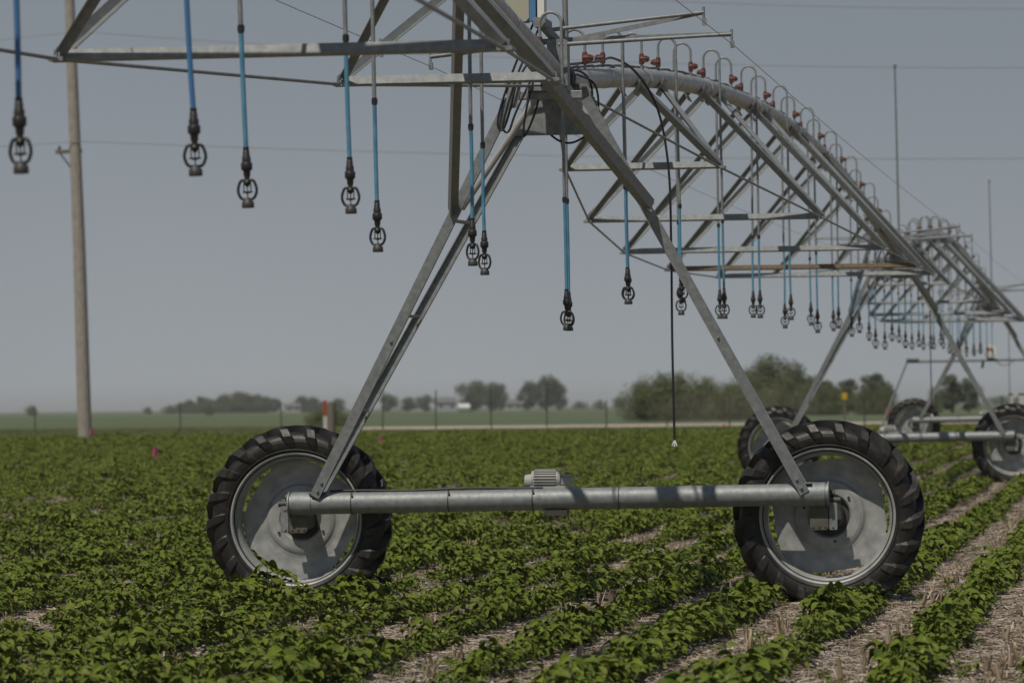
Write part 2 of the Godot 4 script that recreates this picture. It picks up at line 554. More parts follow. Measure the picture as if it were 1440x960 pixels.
func make_tower() -> Node3D:
	var t := Node3D.new()
	var g: Material = mats.galvanised
	var b: MB
	# base beam
	b = MB.new()
	b.tube(Vector3(-2.02, beam_y(-2.02), 0), Vector3(1.98, beam_y(1.98), 0), 0.080, 0.080, 28)
	var beam := part(t, "base_beam", b.mesh(), g)
	for s in [-1.0, 1.0]:
		var xe: float = -2.02 if s < 0 else 1.98
		b = MB.new()
		b.lathe(PackedVector2Array([Vector2(0, -0.006), Vector2(0.092, -0.006), Vector2(0.092, 0.006), Vector2(0, 0.006)]), 24, Transform3D(Basis(Vector3.UP, PI / 2), Vector3(xe + s * 0.006, beam_y(xe), 0)))
		part(beam, "end_plate", b.mesh(), g)
		b = MB.new()
		b.lathe(PackedVector2Array([Vector2(0.081, -0.075), Vector2(0.088, -0.075), Vector2(0.088, 0.075), Vector2(0.081, 0.075)]), 28, Transform3D(Basis(Vector3.UP, PI / 2), Vector3(xe - s * 0.09, beam_y(xe - s * 0.09), 0)))
		part(beam, "end_sleeve", b.mesh(), g)
	for x in [-1.55, -0.82, -0.19, 0.45]:
		b = MB.new()
		b.lathe(PackedVector2Array([Vector2(0.081, -0.004), Vector2(0.0835, -0.004), Vector2(0.0835, 0.004), Vector2(0.081, 0.004)]), 24, Transform3D(Basis(Vector3.UP, PI / 2), Vector3(x, beam_y(x), 0)))
		if x < 0.0: b.bar(Vector3(x, beam_y(x) + 0.072, 0.045), Vector3(x + 0.012, beam_y(x) + 0.048, 0.077), 0.012, 0.012)
		part(beam, "cable_clamp", b.mesh(), mats.dark_steel)
	# cable lying on the beam
	b = MB.new()
	var pts := PackedVector3Array()
	for i in 28:
		var x := -1.72 + 1.6 * i / 27.0
		pts.append(Vector3(x, beam_y(x) + 0.089 + 0.004 * sin(x * 7.0), 0.012 + 0.006 * sin(x * 5.0)))
	b.path(pts, PackedFloat32Array([0.0085]), 7)
	part(t, "motor_cable", b.mesh(), mats.black_cable)
	# gear motor
	b = MB.new()
	var mx := Transform3D(Basis(Vector3.UP, PI / 2), Vector3(-0.11, 0.940, -0.10))
	b.lathe(PackedVector2Array([Vector2(0, -0.105), Vector2(0.062, -0.105), Vector2(0.066, -0.098), Vector2(0.066, 0.10), Vector2(0.060, 0.112), Vector2(0, 0.112)]), 28, mx)
	for k in 22:
		var a := TAU * k / 22
		var dv := Vector3(0, cos(a), sin(a))
		b.bar(Vector3(-0.195, 0.940, -0.10) + dv * 0.070, Vector3(-0.03, 0.940, -0.10) + dv * 0.070, 0.006, 0.014, dv)
	var mo := part(t, "gear_motor", b.mesh(), mats.motor_paint)
	b = MB.new()
	b.lathe(PackedVector2Array([Vector2(0, -0.055), Vector2(0.048, -0.05), Vector2(0.054, -0.02), Vector2(0.054, 0.0), Vector2(0, 0.0)]), 20, Transform3D(Basis(Vector3.UP, PI / 2), Vector3(-0.216, 0.928, -0.10)))
	part(mo, "end_cap", b.mesh(), mats.motor_paint)
	b = MB.new()
	b.box(Vector3(0.045, 0.93, -0.10), Vector3(0.085, 0.05, 0.09))
	b.box(Vector3(0.045, 0.968, -0.10), Vector3(0.06, 0.022, 0.06))
	b.box(Vector3(-0.06, 0.886, -0.10), Vector3(0.32, 0.022, 0.12))
	part(mo, "terminal_box", b.mesh(), mats.motor_paint)
	b = MB.new()
	b.box(Vector3(-0.02, 0.70, -0.02), Vector3(0.165, 0.045, 0.13))
	b.tube(Vector3(-0.015, 0.685, 0.02), Vector3(-0.015, 0.665, 0.02), 0.012, 0.010, 8)
	part(t, "gear_case", b.mesh(), mats.dark_steel)
	# legs
	for s in [-1.0, 1.0]:
		for q in [1.0, -1.0]:
			b = MB.new()
			var foot := Vector3(s * 1.82, 0.83, q * 0.095)
			var head := Vector3(s * (0.28 if q > 0 else 0.20), 3.72, q * 0.37)
			var perp := Vector3(0, 0, q)
			b.channel(foot, head, 0.074, 0.042, 0.007, -perp)
			var leg := part(t, "leg", b.mesh(), g)
			var dv := (head - foot).normalized()
			for e in [0.05, 0.12, 1.30, 2.35]:
				b = MB.new()
				b.tube(foot + dv * e, foot + dv * e + perp * 0.014, 0.011, 0.011, 6)
				part(leg, "bolt", b.mesh(), g)
		# ties between the pair of legs
		for f in [0.22, 0.46, 0.70]:
			b = MB.new()
			var y := lerpf(0.83, 3.72, f)
			b.bar(Vector3(s * lerpf(1.82, 0.27, f), y, lerpf(0.095, 0.35, f) - 0.04), Vector3(s * lerpf(1.82, 0.21, f), y, -lerpf(0.095, 0.35, f) + 0.04), 0.05, 0.02)
			part(t, "leg_tie", b.mesh(), g)
		# saddle plate at the foot
		b = MB.new()
		b.bar(Vector3(s * 1.87, beam_y(s * 1.87) + 0.083, 0), Vector3(s * 1.75, beam_y(s * 1.75) + 0.083, 0), 0.17, 0.008)
		part(t, "saddle_plate", b.mesh(), g)
		# long stay from mid leg to the pipe on the near side
		b = MB.new()
		var mid := Vector3(s * 0.73, 2.93, 0.30)
		b.angle(mid, Vector3(s * 0.07, pipe_y(0.097) - 0.075, 3.90), 0.078, 0.008, Vector3(-s, 0.3, 0))
		part(t, "stay", b.mesh(), g)
		# light tube from mid leg to the tower top
		b = MB.new()
		b.tube(Vector3(s * 0.71, 2.95, 0.0), Vector3(s * 0.06, 3.88, -0.02), 0.028, 0.028, 14)
		part(t, "strut_tube", b.mesh(), mats.wheel_plate)
		# gusset at the leg head
		if s > 0: continue
		b = MB.new()
		b.prism(Vector3(s * 0.255, 3.80, 0.372), Vector3(s * 0.255, 3.80, 0.364), PackedVector2Array([Vector2(-0.03, -0.14), Vector2(0.03, -0.14), Vector2(0.065, 0.05), Vector2(-0.065, 0.05)]), Vector3.UP)
		part(t, "gusset", b.mesh(), g)
	# trapezoid plate between the far legs
	b = MB.new()
	b.prism(Vector3(0, 3.50, -0.30), Vector3(0, 3.50, -0.308), PackedVector2Array([Vector2(-0.38, 0.0), Vector2(0.38, 0.0), Vector2(0.20, 0.38), Vector2(-0.20, 0.38)]), Vector3.UP)
	part(t, "tower_plate", b.mesh(), g)
	# saddle and tower box round the pipe joint
	b = MB.new()
	b.box(Vector3(0.05, 3.99, 0.14), Vector3(0.15, 0.36, 0.14))
	b.box(Vector3(0, 3.795, 0), Vector3(0.30, 0.03, 0.80))
	b.bar(Vector3(-0.25, 3.75, 0.34), Vector3(0.25, 3.75, 0.34), 0.05, 0.06)
	b.bar(Vector3(-0.25, 3.75, -0.34), Vector3(0.25, 3.75, -0.34), 0.05, 0.06)
	part(t, "pipe_saddle", b.mesh(), g)
	b = MB.new()
	b.lathe(PackedVector2Array([Vector2(0.087, -0.16), Vector2(0.108, -0.155), Vector2(0.128, -0.10), Vector2(0.128, -0.05), Vector2(0.108, 0.0), Vector2(0.122, 0.05), Vector2(0.100, 0.06)]), 24, Transform3D(Basis(), Vector3(0, 3.91, -0.16)))
	part(t, "rubber_boot", b.mesh(), mats.black_plastic)
	# mast
	b = MB.new()
	b.tube(Vector3(0.10, 3.92, 0.07), Vector3(0.06, 7.05, 0.07), 0.022, 0.016, 10)
	b.tube(Vector3(0.06, 7.05, 0.07), Vector3(0.06, 7.10, 0.07), 0.03, 0.03, 8)
	part(t, "mast", b.mesh(), g)
	# control box
	b = MB.new()
	b.box(Vector3(-0.23, 4.50, 0.30), Vector3(0.20, 0.42, 0.16))
	var cb := part(t, "control_box", b.mesh(), mats.beige_panel)
	b = MB.new()
	b.box(Vector3(-0.105, 4.51, 0.30), Vector3(0.046, 0.44, 0.15))
	part(cb, "blue_side", b.mesh(), mats.blue_sticker)
	b = MB.new()
	b.box(Vector3(-0.045, 4.53, 0.30), Vector3(0.05, 0.44, 0.13))
	part(cb, "white_side", b.mesh(), mats.white_panel)
	b = MB.new()
	b.box(Vector3(-0.05, 4.28, 0.24), Vector3(0.09, 0.07, 0.34))
	b.bar(Vector3(-0.05, 4.27, 0.24), Vector3(0.05, 4.15, 0.12), 0.06, 0.05)
	part(cb, "box_bracket", b.mesh(), g)
	# cable arms
	for arm in [[1.32, 4.19, 4.22, 0.06], [-1.31, 4.19, 4.24, -0.02]]:
		b = MB.new()
		var e := Vector3(arm[0], arm[1], arm[3])
		b.tube(Vector3(signf(arm[0]) * 0.06, 4.13, arm[3] + 0.14), e, 0.017, 0.013, 10)
		b.bar(Vector3(signf(arm[0]) * 0.06, 4.18, arm[3] - 0.05), e, 0.010, 0.036)
		b.tube(e + Vector3(0, 0.035, 0), e + Vector3(0, -0.05, 0), 0.010, 0.010, 8)
		b.box(e + Vector3(0.004, -0.075, 0), Vector3(0.03, 0.055, 0.03))
		part(t, "cable_arm", b.mesh(), g)
	for arm in [[1.11, 4.36, 4.24, 0.0], [-0.93, 4.08, 4.17, 0.0]]:
		b = MB.new()
		var e := Vector3(arm[0], arm[1], 0.0)
		b.tube(Vector3(-0.04 * signf(arm[0]), arm[2], 0.16), e, 0.016, 0.013, 10)
		b.bar(Vector3(signf(arm[0]) * 0.06, 4.17, -0.03), e, 0.009, 0.034)
		b.tube(e + Vector3(0, 0.04, 0), e + Vector3(0, -0.05, 0), 0.010, 0.010, 8)
		b.box(e + Vector3(0.004, -0.07, 0), Vector3(0.03, 0.055, 0.03))
		part(t, "cable_arm", b.mesh(), g)
	# loops of black cable
	for lp in [[[-0.10, 4.30, 0.30], [-0.22, 4.02, 0.36], [-0.33, 3.72, 0.38], [-0.37, 3.55, 0.38], [-0.335, 3.50, 0.38], [-0.29, 3.60, 0.38], [-0.22, 3.86, 0.36], [-0.08, 4.10, 0.30]], [[-0.06, 4.26, 0.30], [-0.20, 3.94, 0.40], [-0.31, 3.60, 0.42], [-0.32, 3.50, 0.42], [-0.28, 3.49, 0.42], [-0.23, 3.62, 0.42], [-0.12, 3.86, 0.38], [-0.02, 4.05, 0.30]], [[-0.04, 4.12, 0.32], [-0.10, 3.85, 0.40], [-0.16, 3.60, 0.42], [-0.17, 3.45, 0.40], [-0.10, 3.62, 0.34], [-0.05, 3.85, 0.28]], [[-0.14, 3.56, -0.32], [-0.02, 3.46, -0.34], [0.10, 3.45, -0.34], [0.24, 3.55, -0.33], [0.28, 3.72, -0.33], [0.25, 3.88, -0.31], [0.12, 3.95, -0.29]], [[0.05, 3.99, -0.30], [0.17, 3.96, -0.32], [0.23, 3.85, -0.34], [0.23, 3.62, -0.34]]]:
		b = MB.new()
		b.path(smooth_path(lp, 6), PackedFloat32Array([0.0085]), 7)
		part(t, "cable_loop", b.mesh(), mats.black_cable)
	# electric cable that hangs free from the pipe behind the tower
	b = MB.new()
	b.path(smooth_path([[0.02, 4.04, -0.5], [0.04, 4.20, -2.2], [0.05, 4.29, -3.0], [0.16, 4.22, -3.6], [0.30, 3.94, -3.9], [0.375, 3.45, -4.0], [0.39, 2.8, -4.0], [0.39, 2.0, -4.0], [0.40, 1.19, -4.0]], 6), PackedFloat32Array([0.0105]), 8)
	var hc := part(t, "hanging_cable", b.mesh(), mats.black_cable)
	b = MB.new()
	for k in 3:
		b.tube(Vector3(0.40, 1.195, -4.0), Vector3(0.40 + 0.022 * (k - 1), 1.14 - 0.006 * (k % 2), -4.0 + 0.01 * k), 0.006, 0.005, 6)
	part(hc, "bare_end", b.mesh(), mats.white_panel)
	# gearboxes and wheels
	var w := make_wheel_meshes()
	for s in [-1.0, 1.0]:
		var x: float = -2.01 if s < 0 else 1.965
		var xb: float = -1.965 if s < 0 else 1.915
		b = MB.new()
		b.box(Vector3(xb, 0.665, -0.14), Vector3(0.135, 0.17, 0.25))
		var gb := part(t, "wheel_gearbox", b.mesh(), mats.dark_steel)
		b = MB.new()
		b.box(Vector3(xb, 0.655, -0.008), Vector3(0.135, 0.19, 0.008))
		for k in 3: b.tube(Vector3(xb - 0.045 + 0.045 * k, 0.585, -0.006), Vector3(xb - 0.045 + 0.045 * k, 0.585, 0.004), 0.008, 0.008, 6)
		part(gb, "front_plate", b.mesh(), mats.dirty_steel)
		b = MB.new()
		b.box(Vector3(xb + s * 0.104, 0.66, -0.012), Vector3(0.058, 0.20, 0.01))
		b.box(Vector3(xb + s * 0.078, 0.66, -0.09), Vector3(0.010, 0.20, 0.11))
		for k in 2: b.tube(Vector3(xb + s * 0.10, 0.585 + 0.15 * k, -0.010), Vector3(xb + s * 0.10, 0.585 + 0.15 * k, 0.002), 0.009, 0.009, 6)
		part(gb, "side_bracket", b.mesh(), g)
		b = MB.new()
		b.tube(Vector3(xb + s * 0.05, 0.775, -0.05), Vector3(xb + s * 0.155, 0.775, -0.05), 0.024, 0.024, 14)
		b.tube(Vector3(xb + s * 0.05, 0.82, -0.09), Vector3(xb + s * 0.11, 0.82, -0.09), 0.03, 0.03, 14)
		part(gb, "drive_shaft", b.mesh(), mats.dark_steel)
		var wh := Node3D.new()
		wh.name = "wheel"
		wh.position = Vector3(x, 0.655, -0.27)
		wh.scale = Vector3(0.975, 0.975, 1.0)
		wh.rotation.z = deg_to_rad(57.0 if s < 0 else 8.0)
		t.add_child(wh, true)
		part(wh, "tyre", w.tyre, mats.rubber)
		part(wh, "rim", w.rim, mats.wheel_plate)
		part(wh, "wheel_plate", w.plate, mats.wheel_plate)
		part(wh, "hub", w.hub, mats.dark_steel)
	return t

func smooth_path(p: Array, sub: int) -> PackedVector3Array:
	var cv := Curve3D.new()
	for i in p.size():
		var a := Vector3(p[maxi(i - 1, 0)][0], p[maxi(i - 1, 0)][1], p[maxi(i - 1, 0)][2])
		var c := Vector3(p[mini(i + 1, p.size() - 1)][0], p[mini(i + 1, p.size() - 1)][1], p[mini(i + 1, p.size() - 1)][2])
		var t := (c - a) / 6.0
		cv.add_point(Vector3(p[i][0], p[i][1], p[i][2]), -t, t)
	var out := PackedVector3Array()
	for i in (p.size() - 1) * sub + 1:
		out.append(cv.samplef(float(i) / sub))
	return out

func make_span() -> Node3D:
	var t := Node3D.new()
	var g: Material = mats.galvanised
	# pipe in eight lengths
	for k in 8:
		var b := MB.new()
		var pts := PackedVector3Array()
		for i in 7:
			var u := (k + i / 6.0) / 8.0
			if k == 0 and i == 0: u = 0.0035
			if k == 7 and i == 6: u = 0.9965
			pts.append(Vector3(0, pipe_y(u), -L * u))
		b.path(pts, PackedFloat32Array([0.084]), 24, true)
		var pp := part(t, "pipe", b.mesh(), mats.wheel_plate)
		b = MB.new()
		for f in ([0.0, 0.5] if k > 0 else [0.5]):
			var u: float = (k + f) / 8.0
			var dirv := Vector3(0, 3.6 * (1.0 - 2.0 * u), -L).normalized()
			var c := Vector3(0, pipe_y(u), -L * u)
			b.tube(c - dirv * 0.012, c + dirv * 0.012, 0.098 if f == 0.0 else 0.088, 0.098 if f == 0.0 else 0.088, 24)
		part(pp, "flange", b.mesh(), mats.wheel_plate)
	# cable clipped along the top of the pipe
	var cb := MB.new()
	var cp := PackedVector3Array()
	for i in 260:
		var u := 0.01 + 0.98 * i / 259.0
		cp.append(Vector3(0.02 * sin(i * 0.9) + 0.012 * sin(i * 0.37 + 1.0), pipe_y(u) + 0.088 + 0.010 * absf(sin(i * 0.55)), -L * u))
	cb.path(cp, PackedFloat32Array([0.011]), 6)
	part(t, "power_cable", cb.mesh(), mats.black_cable)
	for k in range(1, 8):
		var z := -L * k / 8.0
		var x := node_x(k)
		var y := node_y(k)
		var b := MB.new()
		b.angle(Vector3(-x, y + 0.012, z), Vector3(x, y + 0.012, z), 0.052, 0.006, Vector3(0, 1, -0.26))
		part(t, "cross_bar", b.mesh(), g)
		for s in [-1.0, 1.0]:
			for q in [-1.0, 1.0]:
				b = MB.new()
				var u: float = k / 8.0 + q * 0.020
				var top := Vector3(s * 0.075, pipe_y(u) - 0.06, -L * u)
				b.angle(Vector3(s * x, y + 0.03, z + q * -0.03), top, 0.056, 0.006, Vector3(-s, 0.6, 0) if q > 0 else Vector3(-s, -0.2, 0))
				part(t, "brace", b.mesh(), g)
				# gusset that hangs from the pipe
				b = MB.new()
				b.prism(top + Vector3(s * 0.012, -0.01, -0.16), top + Vector3(s * 0.012, -0.01, 0.16), PackedVector2Array([Vector2(-0.004, -0.09), Vector2(0.004, -0.09), Vector2(0.004, 0.07), Vector2(-0.004, 0.07)]), Vector3(s * 0.5, 1, 0))
				part(t, "gusset", b.mesh(), g)
			b = MB.new()
			b.box(Vector3(s * (x + 0.01), y, z), Vector3(0.08, 0.022, 0.13))
			b.tube(Vector3(s * (x + 0.02), y + 0.005, z), Vector3(s * (x + 0.02), y + 0.05, z), 0.012, 0.012, 6)
			part(t, "node_plate", b.mesh(), g)
	for s in [-1.0, 1.0]:
		for k in 8:
			var b := MB.new()
			var a := Vector3(s * maxf(node_x(k), 0.08), node_y(k), -L * k / 8.0 - (0.25 if k == 0 else 0.0))
			var c := Vector3(s * maxf(node_x(k + 1), 0.08), node_y(k + 1), -L * (k + 1) / 8.0 + (0.25 if k == 7 else 0.0))
			b.tube(a, c, 0.0105, 0.0105, 8)
			part(t, "truss_rod", b.mesh(), g)
	return t

var tower_y := [0.0, 0.0, 0.09, 0.24, 0.36]

func build_machine() -> void:
	var tw := make_tower()
	var names := ["tower standing behind the photographer's spot", "nearest wheeled tower of galvanised legs over a thick base beam", "second wheeled tower, blurred, half hidden by the nearest right tyre", "third wheeled tower, small and hazy at the right edge", "farthest wheeled tower beyond the right edge"]
	for i in range(1, 4):
		var t: Node3D = tw if i == 1 else tw.duplicate()
		t.name = numbered("irrigation_tower")
		add_child(t)
		if i > 1:
			var cb := t.get_node("control_box")
			t.remove_child(cb)
			cb.free()
		t.transform = frame_at(Vector3(0, tower_y[i], -L * (i - 1)))
		meta(t, names[i], "tower", "wheeled towers of the irrigation machine")
	var sp := make_span()
	var labels := ["nearest pipe span with truss bars crossing the top left corner", "arched pipe span with goosenecks between nearest and second tower", "smaller hazy arched pipe span between second and third tower", ""]
	for i in 3:
		var t: Node3D = sp if i == 0 else sp.duplicate()
		t.name = numbered("pipe_span")
		add_child(t)
		if i == 1:
			var n := 0
			for c in t.get_children():
				if String(c.name).begins_with("cross_bar"):
					n += 1
					if n == 4:
						c.material_override = mats.rusty_steel
						c.set_meta("label", "rusty brown cross bar at mid span")
		t.transform = span_frame(i)
		meta(t, labels[i], "pipe span", "spans of the irrigation pipeline")
	# thin guide cables from arm to arm
	var clabels := ["thin guide cable above the pipe", ""]
	for i in range(0, 3):
		for e in [[1.32, 4.06, 0.06], [-0.93, 3.95, 0.0]]:
			var b := MB.new()
			var pts := PackedVector3Array()
			for k in 9:
				var u := k / 8.0
				pts.append(Vector3(e[0], e[1] + 0.06 - 0.25 * u * (1.0 - u), -L * u))
			b.path(pts, PackedFloat32Array([0.0026]), 5)
			var where: String = ["from nearest tower toward the camera", "from nearest to second tower", "from second to third tower"][i]
			solo("guide_cable", b.mesh(), mats.wire, "thin guide cable %s, on the pipe's %s side" % [where, "right" if e[0] > 0 else "left"], "cable", span_frame(i), "guide cables along the machine")

func span_frame(i: int) -> Transform3D:     # span 0 comes from behind the camera to the nearest tower
	var f := frame_at(Vector3(0, tower_y[i], -L * (i - 1) - 0.27))
	var rise: float = tower_y[i + 1] - tower_y[i]
	f.basis = f.basis * Basis(Vector3.RIGHT, asin(rise / L))
	return f

# ---------------------------------------------------------------- sprinkler drops
func ordinal(n: int) -> String:
	return ["first", "second", "third", "fourth", "fifth", "sixth", "seventh", "eighth", "ninth", "tenth", "eleventh", "twelfth", "thirteenth", "fourteenth", "fifteenth", "sixteenth", "seventeenth", "eighteenth", "nineteenth", "twentieth", "twenty-first", "twenty-second"][n]

func make_head() -> Dictionary:
	var d := {}
	var down := Transform3D(Basis(Vector3.RIGHT, PI / 2), Vector3.ZERO)   # the lathe's +z becomes -y
	var b := MB.new()
	b.lathe(PackedVector2Array([Vector2(0.0, 0.0), Vector2(0.015, 0.0), Vector2(0.0155, 0.012), Vector2(0.014, 0.016), Vector2(0.0165, 0.02), Vector2(0.018, 0.045), Vector2(0.022, 0.052), Vector2(0.022, 0.074), Vector2(0.027, 0.078), Vector2(0.0285, 0.08), Vector2(0.0285, 0.108), Vector2(0.0255, 0.112), Vector2(0.018, 0.12), Vector2(0.017, 0.142), Vector2(0.013, 0.150), Vector2(0.013, 0.165), Vector2(0.020, 0.172), Vector2(0.020, 0.178), Vector2(0.008, 0.194), Vector2(0.0, 0.2)]), 16, down)
	d.regulator = b.mesh()
	b = MB.new()
	var loop := smooth_path([[-0.008, -0.162, 0], [-0.030, -0.166, 0], [-0.041, -0.185, 0], [-0.047, -0.213, 0], [-0.040, -0.240, 0], [-0.026, -0.256, 0], [0.0, -0.258, 0], [0.026, -0.256, 0], [0.040, -0.240, 0], [0.047, -0.213, 0], [0.041, -0.185, 0], [0.030, -0.166, 0], [0.008, -0.162, 0]], 3)
	b.path(loop, PackedFloat32Array([0.0074]), 7)
	for s in [-1.0, 1.0]:
		b.tube(Vector3(s * 0.018, -0.176, 0), Vector3(s * 0.017, -0.222, 0), 0.003, 0.003, 6)
	b.tube(Vector3(0, -0.20, 0), Vector3(0, -0.262, 0), 0.003, 0.003, 6)
	d.cage = b.mesh()
	b = MB.new()
	b.lathe(PackedVector2Array([Vector2(0.0, 0.217), Vector2(0.026, 0.219), Vector2(0.027, 0.224), Vector2(0.006, 0.230), Vector2(0, 0.231)]), 14, down)
	d.spinner = b.mesh()
	b = MB.new()
	b.lathe(PackedVector2Array([Vector2(0.0, 0.254), Vector2(0.020, 0.256), Vector2(0.024, 0.266), Vector2(0.030, 0.272), Vector2(0.031, 0.296), Vector2(0.029, 0.300), Vector2(0, 0.300)]), 18, down)
	d.weight = b.mesh()
	return d

func build_drops() -> void:
	var head := make_head()
	# red valve, riser and gooseneck, built once with the valve on the left (the drop then hangs on the right)
	var neck := {}
	var valve := {}
	for s in [-1.0, 1.0]:
		var b := MB.new()
		b.lathe(PackedVector2Array([Vector2(0, -0.036), Vector2(0.026, -0.034), Vector2(0.030, -0.02), Vector2(0.030, 0.016), Vector2(0.024, 0.030), Vector2(0.018, 0.046), Vector2(0, 0.048)]), 14, Transform3D(Basis(Vector3.UP, s * PI / 2), Vector3(s * 0.062, 0.078, 0)))
		b.lathe(PackedVector2Array([Vector2(0, -0.045), Vector2(0.021, -0.045), Vector2(0.023, -0.02), Vector2(0.023, 0.02), Vector2(0.018, 0.045), Vector2(0, 0.045)]), 12, Transform3D(Basis(Vector3.RIGHT, -PI / 2), Vector3(s * 0.042, 0.078, 0)))
		for k in 4:
			var a := TAU * (k + 0.5) / 4
			b.tube(Vector3(s * 0.05, 0.078 + sin(a) * 0.032, cos(a) * 0.032), Vector3(s * 0.09, 0.078 + sin(a) * 0.028, cos(a) * 0.028), 0.006, 0.006, 5)
		valve[s] = b.mesh()
		b = MB.new()
		var pts := PackedVector3Array([Vector3(s * 0.042, -0.01, 0), Vector3(s * 0.042, 0.215, 0)])
		for k in range(1, 12):
			var a := PI * k / 12
			pts.append(Vector3(s * (-0.038 + 0.08 * cos(a)), 0.215 + 0.085 * sin(a), 0))
		pts.append(Vector3(s * -0.118, 0.21, 0))
		pts.append(Vector3(s * -0.118, 0.12, 0))
		b.path(pts, PackedFloat32Array([0.0115]), 9)
		neck[s] = b.mesh()
	var bottoms := {-6: [0.935, 2.3], -5: [1.03, 2.3], -4: [0.993, 1.867], -3: [1.03, 1.95], -2: [0.905, 1.77], -1: [0.887, 1.75], 0: [0.89, 1.756], 1: [0.55, 1.49], 2: [0.58, 1.57], 3: [0.82, 1.76], 4: [0.866, 1.84], 5: [0.92, 1.78], 6: [0.85, 1.72], 7: [0.85, 1.81], 8: [0.89, 1.85], 9: [0.93, 1.80], 10: [0.975, 1.875]}
	var sway := {3: 0.012, 4: 0.012, 5: 0.016, 6: 0.018, -6: 0.030, -5: 0.028, -4: 0.027, -3: 0.018, -2: 0.012, -1: 0.004, 0: 0.006}
	var dd := {-7: 0.466, -6: 0.527, -5: 0.592, -3: 0.711, -2: 0.778, 1: 0.976, 2: 1.034}
	for k in range(-7, 56):
		var depth: float = dd.get(k, 0.905 + 0.06095 * k) * 31.0
		var z := -(depth - 30.7) / cos(TH)
		var i := 0
		if z <= -0.27: i = int((-z - 0.27) / L) + 1
		if i > 2: continue
		var u := (-z - 0.27 - L * (i - 1)) / L
		if i == 3 and u > 0.42: continue
		var s := 1.0 if posmod(k, 2) == 0 else -1.0      # side of the valve; the drop hangs on the other
		var f := span_frame(i)
		var at := f * Vector3(0, pipe_y(u) + 0.082, -L * u)
		var label: String
		if k <= 0: label = "%s sprinkler drop from the nearest tower toward the camera" % ordinal(-k)
		elif k <= 2: label = ["sprinkler drop at the nearest tower, near one of two hanging together", "sprinkler drop at the nearest tower, far one of two hanging together"][k - 1]
		elif i == 1: label = "%s sprinkler drop beyond the nearest tower, counted toward the second tower" % ordinal(k - 3)
		elif i == 2: label = "%s sprinkler drop beyond the second tower, counted toward the third" % ordinal(k - 23)
		else: label = "%s sprinkler drop beyond the third tower" % ordinal(k - 44)
		var t := thing("sprinkler_drop", label, "sprinkler", Transform3D(Basis(Vector3.UP, -TH + rng.randf_range(-0.05, 0.05)), at), "sprinkler drops hanging from the pipe")
		part(t, "valve", valve[s], mats.red_valve)
		part(t, "gooseneck", neck[s], mats.galvanised)
		var bt: Array = bottoms.get(k, [0.93 + rng.randf_range(-0.10, 0.10), 1.80 + rng.randf_range(-0.06, 0.10)])
		var base_y: float = EYE + (0.0 if i < 2 else lerpf(tower_y[i], tower_y[i + 1], u))
		var ybl: float = base_y + bt[1] - at.y          # top of the hose, below the outlet
		var yend: float = base_y + bt[0] + 0.30 - at.y   # top of the regulator
		var sw: float = sway.get(k, rng.randf_range(-0.004, 0.010))
		var x0 := -s * 0.118
		var x1 := x0 + sw * (0.12 - ybl)
		var b := MB.new()
		b.tube(Vector3(x0, 0.13, 0), Vector3(x1, ybl, 0), 0.0125, 0.0125, 9)
		part(t, "drop_tube", b.mesh(), mats.galvanised)
		b = MB.new()
		b.path(PackedVector3Array([Vector3(x1, ybl + 0.03, 0), Vector3(x1, ybl + 0.022, 0), Vector3(x1, ybl, 0), Vector3(x1, ybl - 0.012, 0)]), PackedFloat32Array([0.014, 0.018, 0.018, 0.014]), 10)
		part(t, "coupling", b.mesh(), mats.black_plastic)
		b = MB.new()
		var pts := PackedVector3Array()
		var bend := rng.randf_range(-0.012, 0.012) * (ybl - yend)
		var x2 := x1 + sw * 1.25 * (ybl - yend)
		for j in 9:
			var q := j / 8.0
			pts.append(Vector3(lerpf(x1, x2, q) + bend * sin(PI * q), lerpf(ybl, yend - 0.012, q), bend * 0.6 * sin(PI * q)))
		b.path(pts, PackedFloat32Array([0.0122]), 10)
		part(t, "hose", b.mesh(), mats.royal_hose if k < -4 else mats.blue_hose)
		var h := Node3D.new()
		h.name = "sprinkler_head"
		h.position = Vector3(x2, yend, 0)
		h.rotation = Vector3(0, rng.randf_range(-0.5, 0.5), sw)
		t.add_child(h, true)
		part(h, "regulator", head.regulator, mats.black_plastic)
		part(h, "cage", head.cage, mats.black_plastic)
		part(h, "spinner", head.spinner, mats.black_plastic)
		part(h, "weight", head.weight, mats.head_weight)

